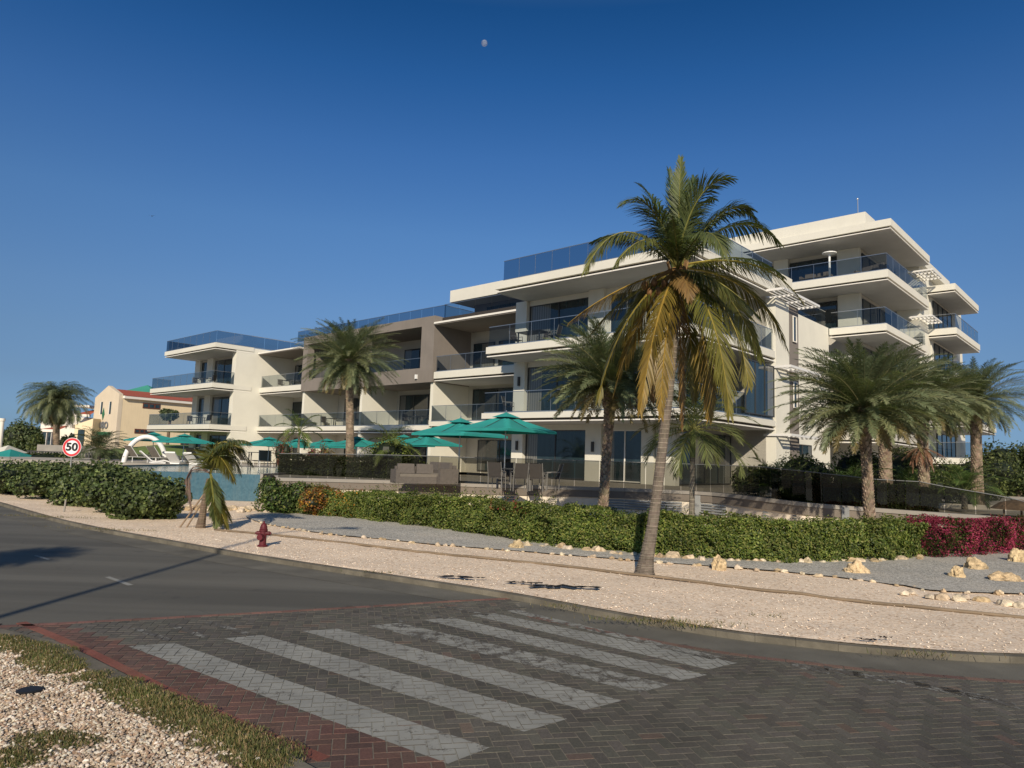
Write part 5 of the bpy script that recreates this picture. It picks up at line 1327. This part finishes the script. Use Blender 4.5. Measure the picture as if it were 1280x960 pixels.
def put(k, loc, rz=0.0, label=None, group=None, sc=1.0):
    if k in used: o = copy_tree(protos[k])
    else: o = protos[k]; used.add(k)
    o.location = loc; o.rotation_euler = (0, 0, rz); o.scale = (sc, sc, sc)
    if label: o['label'] = label
    if group: o['group'] = group
    return o
def noup(o):
    if 'group' in o: del o['group']
# umbrellas by where their peak shows
for px, py, d, sc, rz, lb in [(633, 515, 25.5, .88, BROT, 'large teal umbrella, rightmost on the terrace, over the dining table'), (576, 522, 28.5, .92, BROT+.1, 'large teal umbrella second from the right, over the terrace sofa'),
        (535, 541, 40, .92, BROT, 'teal umbrella just left of the two large ones, partly behind them'), (505, 543, 44, .95, BROT, 'teal umbrella behind the clipped shrub and the small feathery palm'), (447, 545, 44, .9, BROT, 'teal umbrella right beside the tall date palm trunk'),
        (409, 548, 47, .9, BROT, 'teal umbrella over the cordyline plants left of the tall date palm'), (374, 548, 44, .88, BROT, 'teal umbrella behind the small green palm'), (337, 546, 44, .88, BROT, 'teal umbrella over the dark bar table at the pool deck end'),
        (231, 542, 44, .86, BROT, 'teal umbrella left of the broken palm, over the pool deck'), (193, 540, 47, .86, BROT, 'leftmost teal umbrella on the pool deck, above the white arch')]:
    P = gd(px, py, d); hz_ = 2.85*sc; base = P.z-hz_
    s2 = (P.z-1.1)/2.85 if d > 35 else sc
    o = put('u', (P.x, P.y, max(1.0, P.z-2.85*s2) if d < 35 else 1.1), rz, lb, sc=s2)
    if d > 35: o.scale = (.93, .93, s2)
def G2(px, py, z=1.18): return gz(px, py, z)
# terrace dining set
def on(px, d, z=1.19): p = gd(px, 600, d); return (p.x, p.y, z)
o = put('t', on(650, 25.3), BROT+.1, 'dark topped dining table under the rightmost large umbrella'); noup(o)
for k, (px, d, rz, lb) in enumerate([(621, 24.6, pi*.9, 'dark sling dining chair on the terrace, leftmost at the table'), (649, 24.2, pi+.2, 'dark sling dining chair on the near side of the terrace table'), (672, 24.6, pi-.3, 'dark sling dining chair right of centre at the terrace table'),
        (668, 26.6, .2, 'dark sling dining chair on the far side of the terrace table'), (690, 25.4, -1.4, 'dark sling dining chair at the right end of the terrace table'), (635, 26.6, .1, 'dark sling dining chair far left behind the terrace table')]):
    put('c', on(px, d), rz, lb, 'dining chairs round the terrace table')
put('s', on(545, 27.6), BROT-.2, 'woven brown sofa with cushions on the terrace behind the glass fence')
put('s', on(520, 26.8), BROT+1.2, 'woven brown sofa turned sideways at the left of the terrace seating', sc=.9)
# pool deck
for k, (px, d, rz, lb) in enumerate([(173, 45, 2.6, 'brown sun lounger inside the white arch, leftmost'), (200, 45, 2.7, 'brown sun lounger right of the white arch foot'), (247, 45.5, 2.8, 'brown sun lounger just left of the broken palm'), (278, 45, 2.5, 'brown sun lounger just right of the broken palm trunk'), (296, 45, 2.4, 'brown sun lounger under the teal umbrella over the bar table'), (310, 45.6, 2.4, 'brown sun lounger beside the bar table'), (330, 44.6, .4, 'brown sun lounger right of the bar table')]):
    put('l', on(px, d, 1.24), rz, lb, sc=1.05)
for k, (px, d, rz, lb) in enumerate([(190, 43.8, 2.2, 'white moulded lounger at the pool edge, leftmost'), (219, 43.8, 3.0, 'white moulded lounger at the pool edge, in the middle'), (243, 44.0, 2.8, 'white moulded lounger at the pool edge beside the broken palm')]):
    put('w', on(px, d, 1.24), rz, lb, sc=1.05)
o = put('t', on(328, 46, 1.24), .2, 'dark bar table on the pool deck behind the dark hedge corner', sc=1.2); noup(o)
# balcony furniture: (s, t, z, kind)
for s, t, z, k, rz, lb in [(-23.6, 27.1, 8.11, 't', 0, 'small dining table on the second floor balcony of the centre block'), (-24.9, 27.2, 8.11, 'c', 1.4, 'chair left of the table on the second floor centre balcony'), (-22.3, 27.2, 8.11, 'c', -1.3, 'chair right of the table on the second floor centre balcony'), (-23.6, 27.9, 8.11, 'c', 0, 'chair behind the table on the second floor centre balcony'),
        (-26.9, 33, 4.61, 'c', 2.2, 'chair on the first floor balcony left of the centre block'), (-25.3, 27.2, 4.61, 'c', 2.0, 'chair at the left end of the first floor centre balcony'), (-29, 33, 4.61, 't', 0, 'table on the first floor bay balcony beside the centre block'),
        (-65.5, 28.3, 8.01, 't', 0, 'table on the upper balcony of the left block'), (-63.8, 28.4, 8.01, 'c', -1.3, 'chair right of the table on the upper left block balcony'), (-67.3, 28.4, 8.01, 'c', 1.3, 'chair left of the table on the upper left block balcony'),
        (-66, 28.3, 4.36, 't', 0, 'table on the lower balcony of the left block'), (-64.2, 28.4, 4.36, 'c', -1.3, 'chair right of the table on the lower left block balcony'), (-67.8, 28.4, 4.36, 'c', 1.3, 'chair left of the table on the lower left block balcony'),
        (-58, 33, 7.93, 't', 0, 'table on the upper balcony of the first bay beside the left block'), (-56.3, 33, 7.93, 'c', -1.3, 'chair right of the table on the upper first bay balcony'), (-59.6, 33, 7.93, 'c', 1.3, 'chair left of the table on the upper first bay balcony'),
        (-50.4, 33, 4.36, 't', 0, 'table on the lower balcony left of the tall date palm'), (-52, 33, 4.36, 'c', 1.3, 'chair on the lower balcony left of the tall date palm'), (-39.5, 33, 4.36, 't', 0, 'table on the lower balcony below the taupe frame'), (-41, 33, 4.36, 'c', 1.3, 'chair on the lower balcony below the taupe frame'),
        (-41.5, 33.2, 7.85, 'c', 1.0, 'chair in the taupe framed balcony, left'), (-39.8, 33.2, 7.85, 'c', -1.0, 'chair in the taupe framed balcony, right'),
        (-16.8, 48.8, 14.91, 's', 0, 'sofa on the top balcony of the tall right block'), (-13.3, 48.9, 14.91, 's', -.4, 'sofa at the corner of the top balcony of the tall right block')]:
    p = W(s, t, z); put(k, tuple(p), BROT+rz, lb, 'balcony furniture' if 0 else None)
for o in list(COL.objects):
    if o.parent is None and o.get('category') in ('chair',) and o.get('group') == 'dining chairs round the terrace table' and 'balcony' in o.get('label', ''): o['group'] = 'chairs on the balconies'
    if o.parent is None and o.get('group') == 'chairs': o['group'] = 'chairs on the balconies'
# mushroom heater on the top balcony
p = W(-15.6, 47.9, 14.9); e = empty('patio_heater', p, 'white mushroom-shaped patio heater on the top balcony', 'heater')
b = MB(); b.tube([p, p+V(0, 0, 1.75)], .07, 8); b.build('post', 'white_plastic', e)
b = MB(); b.lathe([(.06, 1.7), (.46, 1.78), (.46, 1.84), (.1, 1.95)], 16, p); b.build('hood', 'white_plastic', e)
# white hoop at the pool
e = empty('pool_arch', gd(170, 580, 45), 'white hoop-shaped arch standing on the pool deck', 'arch')
L_, R_ = gd(154, 584, 44.6), gd(206, 592, 45.4); tp = gd(181, 546, 45)
mid = (L_+R_)/2; hw = (R_-L_).length/2; u = (R_-L_).normalized(); b = MB(); pts = []
for i in range(25):
    a = pi*i/24; pts.append(V(mid.x-u.x*hw*cos(a), mid.y-u.y*hw*cos(a), 1.05+(tp.z-1.05)*sin(a)))
b.tube(pts, .15, 10); b.build('hoop', 'white_plastic', e, True)
# hydrant
hb = gz(328, 683, GZ); e = empty('fire_hydrant', hb, 'weathered dark red fire hydrant on the pale gravel beside the road', 'fire hydrant'); k = .60/.62
b = MB(); b.lathe([(.115, 0), (.115, .03), (.078, .04), (.075, .34), (.095, .345), (.095, .375), (.082, .38), (.08, .44), (.055, .50), (.02, .53), (.02, .57), (.0, .571)], 16, hb); b.build('barrel', 'hydrant_red', e)
b = MB(); 
for a, r, l in ((0, .045, .15), (pi, .045, .15)): b.tube([hb+V(cos(a)*.06, sin(a)*.06, .30), hb+V(cos(a)*l, sin(a)*l, .30)], r, 10); b.tube([hb+V(cos(a)*l, sin(a)*l, .30), hb+V(cos(a)*(l+.03), sin(a)*(l+.03), .30)], r*.6, 8)
b.build('side_outlet', 'hydrant_red', e)
b = MB(); a = -1.75; b.tube([hb+V(cos(a)*.06, sin(a)*.06, .22), hb+V(cos(a)*.16, sin(a)*.16, .22)], .07, 12); b.build('pumper_outlet', 'hydrant_red', e)
b = MB(); b.lathe([(.10, .385), (.085, .40)], 8, hb); b.build('bonnet_flange', 'hydrant_red', e)
# speed sign
sc_ = gd(90, 559, 27.0); g0_ = gd(86, 640, 27.0); e = empty('speed_sign', (g0_.x, g0_.y, GZ), 'round red and white 50 speed limit sign on a thin post above the roadside shrubs', 'road sign')
b = MB(); b.tube([(sc_.x, sc_.y+.03, GZ-.05), (sc_.x, sc_.y+.03, sc_.z+.2)], .03, 8); b.build('post', 'post_grey', e)
def disc(r0, r1, y, seg=40):
    b = MB()
    for i in range(seg):
        a, c = 2*pi*i/seg, 2*pi*(i+1)/seg
        P = lambda r, t: (sc_.x+r*cos(t), sc_.y+y, sc_.z+r*sin(t))
        if r0: b.quad(P(r0, a), P(r1, a), P(r1, c), P(r0, c))
        else: b.quad((sc_.x, sc_.y+y, sc_.z), P(r1, a), P(r1, c))
    return b
b = disc(0, .36, -.004); b.build('plate', 'sign_white', e)
b = disc(0, .363, .004); b.build('back_plate', 'post_grey', e)
disc(.262, .345, -.010).build('red_ring', 'sign_red', e)
def text(body, size, loc, rot, m, parent, name, ext=.002, bold=0.0, sx=1.0):
    cu = bpy.data.curves.new(name, 'FONT'); cu.body = body; cu.size = size; cu.align_x = 'CENTER'; cu.align_y = 'CENTER'; cu.extrude = ext; cu.offset = bold
    o = bpy.data.objects.new(name, cu); COL.objects.link(o)
    dg = bpy.context.evaluated_depsgraph_get(); me = bpy.data.meshes.new_from_object(o.evaluated_get(dg)); bpy.data.objects.remove(o)
    n = bpy.data.objects.new(name, me); COL.objects.link(n); me.materials.clear(); me.materials.append(M[m]); n.parent = parent
    n.location = Vector(loc)-parent.location; n.rotation_euler = rot; n.scale = (sx, 1, 1); return n
text('50', .41, (sc_.x, sc_.y-.016, sc_.z), (pi/2, 0, 0), 'sign_black', e, 'number', .002, .014, 1.12)
p = gz(80, 640, GZ); b = MB(); b.tube([p-V(0, 0, .05), p+V(.02, 0, .40)], .028, 8); tag(b.build('marker_post', 'cap_light'), 'short pale marker post at the kerb below the speed sign', 'post')

# ------------------------------------------------------------------ neighbours, left background
def hb_box(b, o, u, v, a0, a1, c0, c1, z0, z1):
    b.hexa([o+u*a+v*c+V(0, 0, z) for z in (z0, z1) for a, c in ((a0, c0), (a1, c0), (a1, c1), (a0, c1))])
D_ = 95.0
A = gd(113, 560, D_); C = gd(143, 560, D_-3.5); u = (C-A); u.z = 0; wid = u.length; u.normalize(); v = V(-u.y, u.x, 0)
zt = lambda x, y, d=D_: gd(x, y, d).z
hY = empty('yellow_house', (A.x, A.y, .8), 'yellow villa with red tiled roof and lettering on its pale gable', 'house')
zE, zP, zE2 = zt(115, 497), zt(129, 482, D_-1.5), zt(143, 492, D_-3.5)
O_ = V(A.x, A.y, 0)
b = MB(); g = [O_+V(0, 0, 0), O_+u*wid, O_+u*wid+V(0, 0, zE2), O_+u*wid*.52+V(0, 0, zP), O_+V(0, 0, zE)]
back = [p+v*.5 for p in g]; b.mesh(g+back, [(0, 1, 2, 3, 4), (9, 8, 7, 6, 5), (1, 6, 7, 2), (2, 7, 8, 3), (3, 8, 9, 4), (4, 9, 5, 0)]); b.build('gable_wall', 'house_pale', hY)
LW = 15.5; zr = zE2-.5
b = MB(); hb_box(b, O_, u, v, .1, wid-.02, .5, LW, 0, zr); b.build('wall', 'house_yellow', hY)
b = MB(); hb_box(b, O_, u, v, wid*.3, wid+.45, .5, LW-.3, zr-.05, zr+.3); b.build('eaves', 'house_white', hY)
b = MB(); e0, e1 = O_+u*(wid+.5)+v*.52+V(0, 0, zr+.3), O_+u*(wid+.5)+v*(LW-.5)+V(0, 0, zr+.3); r0, r1 = O_+u*(wid*.5)+v*.52+V(0, 0, zP-.35), O_+u*(wid*.5)+v*(LW-2)+V(0, 0, zP-.35)
l0, l1 = O_-u*.3+v*.52+V(0, 0, zE-.3), O_-u*.3+v*(LW-.5)+V(0, 0, zE-.3)
b.quad(e0, e1, r1, r0); b.quad(r0, r1, l1, l0); b.quad(e1, l1, r1); b.build('roof', 'roof_tile', hY)
def hwin(c0, c1, z0, z1, n=1, parent=hY, m='window_brown'):
    b = MB(); hb_box(b, O_, u, v, wid-.02, wid+.05, c0, c1, z0, z1); w = b.build('window', m, parent)
    b = MB()
    for i in range(n): s_ = (c1-c0)/n; hb_box(b, O_, u, v, wid+.05, wid+.07, c0+s_*i+.12, c0+s_*(i+1)-.12, z0+.15, z1-.15)
    b.build('pane', 'window_glass', w)
zz = lambda y: zt(165, y, 97)
hwin(3.2, 5.6, zz(511), zz(504.5), 3); hwin(2.4, 5.0, zz(542), zz(536.5), 4); hwin(9.0, 11.5, zz(556), zz(551), 4)
for a in (.30, .66):
    b = MB(); hb_box(b, O_, u, v, wid*a, wid*a+.35, -.06, -.01, zt(125, 518), zt(125, 503)); w = b.build('window', 'window_glass', hY); b = MB(); hb_box(b, O_, u, v, wid*a-.14, wid*a-.01, -.09, -.01, zt(125, 519), zt(125, 502.5)); b.build('frame', 'house_white', w)
b = MB(); c = O_+u*wid*.42-v*.06+V(0, 0, zt(124, 518)); b.hexa([c-v*.0+q for q in (V(0, 0, -.85), u*.33, V(0, 0, .85), -u*.33)]+[c+v*.05+q for q in (V(0, 0, -.85), u*.33, V(0, 0, .85), -u*.33)]); b.build('emblem', 'logo_green', hY)
text('LOBO', 1.25, O_+u*wid*.42-v*.1+V(0, 0, zt(121, 532)), (pi/2, 0, atan2(u.y, u.x)), 'letter_grey', hY, 'lettering', .03, .03, .95)
b = MB(); hb_box(b, O_, u, v, .3, wid*.8, -.5, -.02, zt(121, 544), zt(121, 540)); b.build('green_sign_board', 'logo_green', hY)
# porch wing on the left of the gable
q0, q1 = gd(91, 560, 92), gd(113, 560, 92); b = MB(); zL, zR = zt(91, 531, 92), zt(113, 523, 92)
b.mesh([q0-V(0, 0, q0.z-.5), q1-V(0, 0, q1.z-.5), V(q1.x, q1.y, zR), V(q0.x, q0.y, zL)]+[p+V(0, 3, 0) for p in (q0-V(0, 0, q0.z-.5), q1-V(0, 0, q1.z-.5), V(q1.x, q1.y, zR), V(q0.x, q0.y, zL))], [(0, 1, 2, 3), (3, 2, 6, 7), (0, 3, 7, 4), (1, 5, 6, 2)]); b.build('porch', 'house_yellow', hY)
d0, d1 = gd(95.5, 560, 91.9), gd(103.5, 560, 91.9); b = MB(); b.box(d0.x, d1.x, d0.y-.02, d0.y+.03, .6, zt(99, 537, 92)); b.build('door', 'window_glass', hY)
b = MB(); b.box(gd(86.5, 530, 91.6).x, gd(91.5, 530, 91.6).x, 91.4, 92.5, zt(88, 535, 92), zt(88, 530.5, 92)); b.build('eaves', 'house_white', hY)
b = MB(); c = gd(85, 566, 60)
# lawn and low wall in front of the yellow house
b = MB(); a, c = gd(146, 578, 62), gd(226, 578, 62); b.quad((a.x-3, 58, 1.35), (c.x+4, 58, 1.35), (c.x+6, 78, zt(200, 554, 78)), (a.x-4, 78, zt(160, 554, 78))); struct('lawn', b, 'lawn_green')
p = gd(176, 562, 110); e = empty('green_roofed_house', gd(175, 500, 120), 'distant house with a green pyramid roof behind the yellow villa', 'house')
c = gd(176, 490, 120); w = 5.2; b = MB(); pk = gd(175.5, 480.5, 120); zb_ = pk.z-2.6
b.mesh([(c.x-w, 117, zb_), (c.x+w, 117, zb_), (c.x+w, 127, zb_), (c.x-w, 127, zb_), (c.x, 122, pk.z+.1)], [(0, 1, 4), (1, 2, 4), (2, 3, 4), (3, 0, 4)]); b.build('roof', 'green_roof', e)
b = MB(); b.box(c.x-w+.5, c.x+w-.5, 117.5, 126.5, .5, zb_+.01); b.build('wall', 'house_white', e)
# white house with red roofs behind the palm
e = empty('white_house', gd(75, 560, 105), 'white house with red tiled roofs behind the shaggy palm', 'house')
def fx(x, y, d): return gd(x, y, d)
def frontbox(x0, x1, y0, y1, d, dep, m, name):
    a, c = fx(x0, y1, d), fx(x1, y0, d); b = MB(); b.box(a.x, c.x, d, d+dep, a.z, c.z); return b.build(name, m, e)
frontbox(48, 66, 510, 560, 106, 6, 'house_white', 'wall'); frontbox(66, 112, 522, 560, 107, 6, 'house_white', 'wall')
frontbox(92, 112, 506.5, 508.5, 105.5, 5, 'house_white', 'parapet')
for x0, x1, y0, y1, yb in ((90, 112, 508, 518, 105), (44, 72, 530, 537, 102)):
    a, c = fx(x0, y1, yb), fx(x1, y1, yb); t = fx(x0, y0, yb).z; b = MB(); i = 2.5
    b.mesh([(a.x, yb, a.z), (c.x, yb, a.z), (c.x-.2, yb+3, t), (a.x+i, yb+3, t)], [(0, 1, 2, 3)]); b.build('roof', 'roof_tile', e)
    frontbox(x0, x1, y1, y1+2.3, yb-.05, .3, 'house_white', 'eaves')
for x in (50, 57, 63): frontbox(x, x+1.2, 539, 556, 102.2, .3, 'house_white', 'pillar')
frontbox(49, 70, 540, 556, 104.5, .2, 'window_glass', 'porch_glazing')
for x in (50.5, 55.5, 60): frontbox(x, x+2, 518, 530, 105.9, .05, 'recess', 'window')
# grey parapet wall and black fence, white screens, teal awning at the far left
a, c = gd(34, 575, 56), gd(110, 575, 56)
e = empty('garden_wall', (a.x, a.y, .5), 'pale grey rendered garden wall with a black fence on it, left of the speed sign', 'wall')
b = MB(); b.box(a.x, c.x, 57, 57.4, .3, gd(60, 556, 57).z); b.build('wall', 'concrete_grey', e)
b = MB(); n = 60
for i in range(n): x = a.x+(c.x+9-a.x)*i/n; b.box(x, x+.13, 55.9, 55.93, .6, gd(60, 565, 56).z)
b.box(a.x, c.x+9, 55.86, 55.9, gd(60, 565, 56).z, gd(60, 565, 56).z+.07); b.build('fence', 'dark_metal', e)
for k, (x0, x1) in enumerate(((-4, 3.5), (4, 9.5), (10, 15.5), (16, 22), (22.6, 28))):
    p, q = gd(x0, 590, 48), gd(x1, 590, 48); b = MB(); b.box(p.x, q.x, 48, 48.06, .6, gd(x0, 574+k*.4, 48).z)
    for t in (.02, .96): b.box(p.x+(q.x-p.x)*t, p.x+(q.x-p.x)*t+.04, 47.96, 47.999, .6, gd(x0, 574+k*.4, 48).z+.1)
    tag(b.build('canvas_screen', 'fascia'), 'pale canvas screen panel in the row at the far left behind the shrubs', 'screen', 'canvas screens at the far left')
for k, (x0, x1, y, m, lb) in enumerate(((0, 30, 566, 'canvas_teal', 'low teal canvas canopy at the far left'), (4, 20, 561, 'fascia', 'white canopy edge above the teal one at the far left'))):
    p, q = gd(x0-4, y, 52+k*3), gd(x1, y+1, 52+k*3); b = MB(); b.mesh([(p.x, p.y-1.5, p.z-.25), (q.x, p.y-1.5, q.z-.35), (q.x, p.y+1.5, q.z-.25), (p.x, p.y+1.5, p.z-.15), ((p.x+q.x)/2, p.y, p.z+.3)], [(0, 1, 4), (1, 2, 4), (2, 3, 4), (3, 0, 4), (3, 2, 1, 0)])
    e = empty('canopy', (p.x, p.y, .6), lb, 'canopy'); b.build('canvas', m, e)
    for xx in (p.x+.3, q.x-.3):
        b = MB(); b.tube([(xx, p.y, .4), (xx, p.y, p.z-.1)], .04, 6); b.build('post', 'post_grey', e)
p, q = gd(0, 545, 70), gd(3, 523, 70); b = MB(); b.lathe([(.22, 0), (.18, q.z-.3), (.25, q.z-.25), (.25, q.z)], 10, (gd(.8, 545, 70).x, 70, 0)); tag(b.build('white_column', 'house_white'), 'tall white column at the left edge of the picture', 'column')
# thatched hut, far right
c = gd(1268, 640, 24.5); e = empty('thatched_hut', (c.x, c.y, .8), 'small brown thatched hut at the right edge below the dark trees', 'hut'); w = .9; zt_ = gd(1268, 624, 24.5).z
b = MB(); b.lathe([(w, zt_-.35), (w*.65, zt_-.12), (.08, zt_)], 14, (c.x+.2, c.y, 0)); b.build('thatch_roof', 'thatch', e)
for dx in (-.5, .1, .7): b = MB(); b.tube([(c.x+dx, c.y-.2, .3), (c.x+dx, c.y-.2, zt_-.2)], .035, 6); b.build('post', 'wood_stake', e)

# moon and a bird
def moonmat():
    m, nt = mat('moon'); p = coords(nt)
    c = ramp(nt, tex_noise(nt, p, .25, 3), [(0.35, (0.30, 0.33, 0.38)), (0.6, (0.62, 0.64, 0.66))])
    t = nt.nodes.new('ShaderNodeBsdfTransparent'); b_ = bsdf(nt, c, 1.0, None, 0.0)
    x = nt.nodes.new('ShaderNodeMixShader'); x.inputs[0].default_value = .24; ln(nt, t.outputs[0], x.inputs[1]); ln(nt, b_, x.inputs[2]); out(nt, x.outputs[0]); M['moon'] = m
moonmat()
p = gd(605.5, 54, 1500); b = MB(); r = 4.2*1500/FPX; b.lathe([(r*sin(pi*i/14), -r*cos(pi*i/14)) for i in range(1, 14)], 28, p); tag(b.build('moon', 'moon', None, True), 'faint pale daytime moon high in the blue sky', 'moon')
p = gd(190, 270, 70); b = MB(); b.ell(p, (.06, .18, .05)); b.quad(p+V(0, .1, .02), p+V(.22, .02, .08), p+V(.4, 0, .03), p+V(.2, -.06, .06)); b.quad(p+V(0, .1, .02), p+V(-.22, .02, .08), p+V(-.4, 0, .03), p+V(-.2, -.06, .06)); tag(b.build('bird', 'sign_black'), 'tiny dark bird flying high on the left', 'bird')
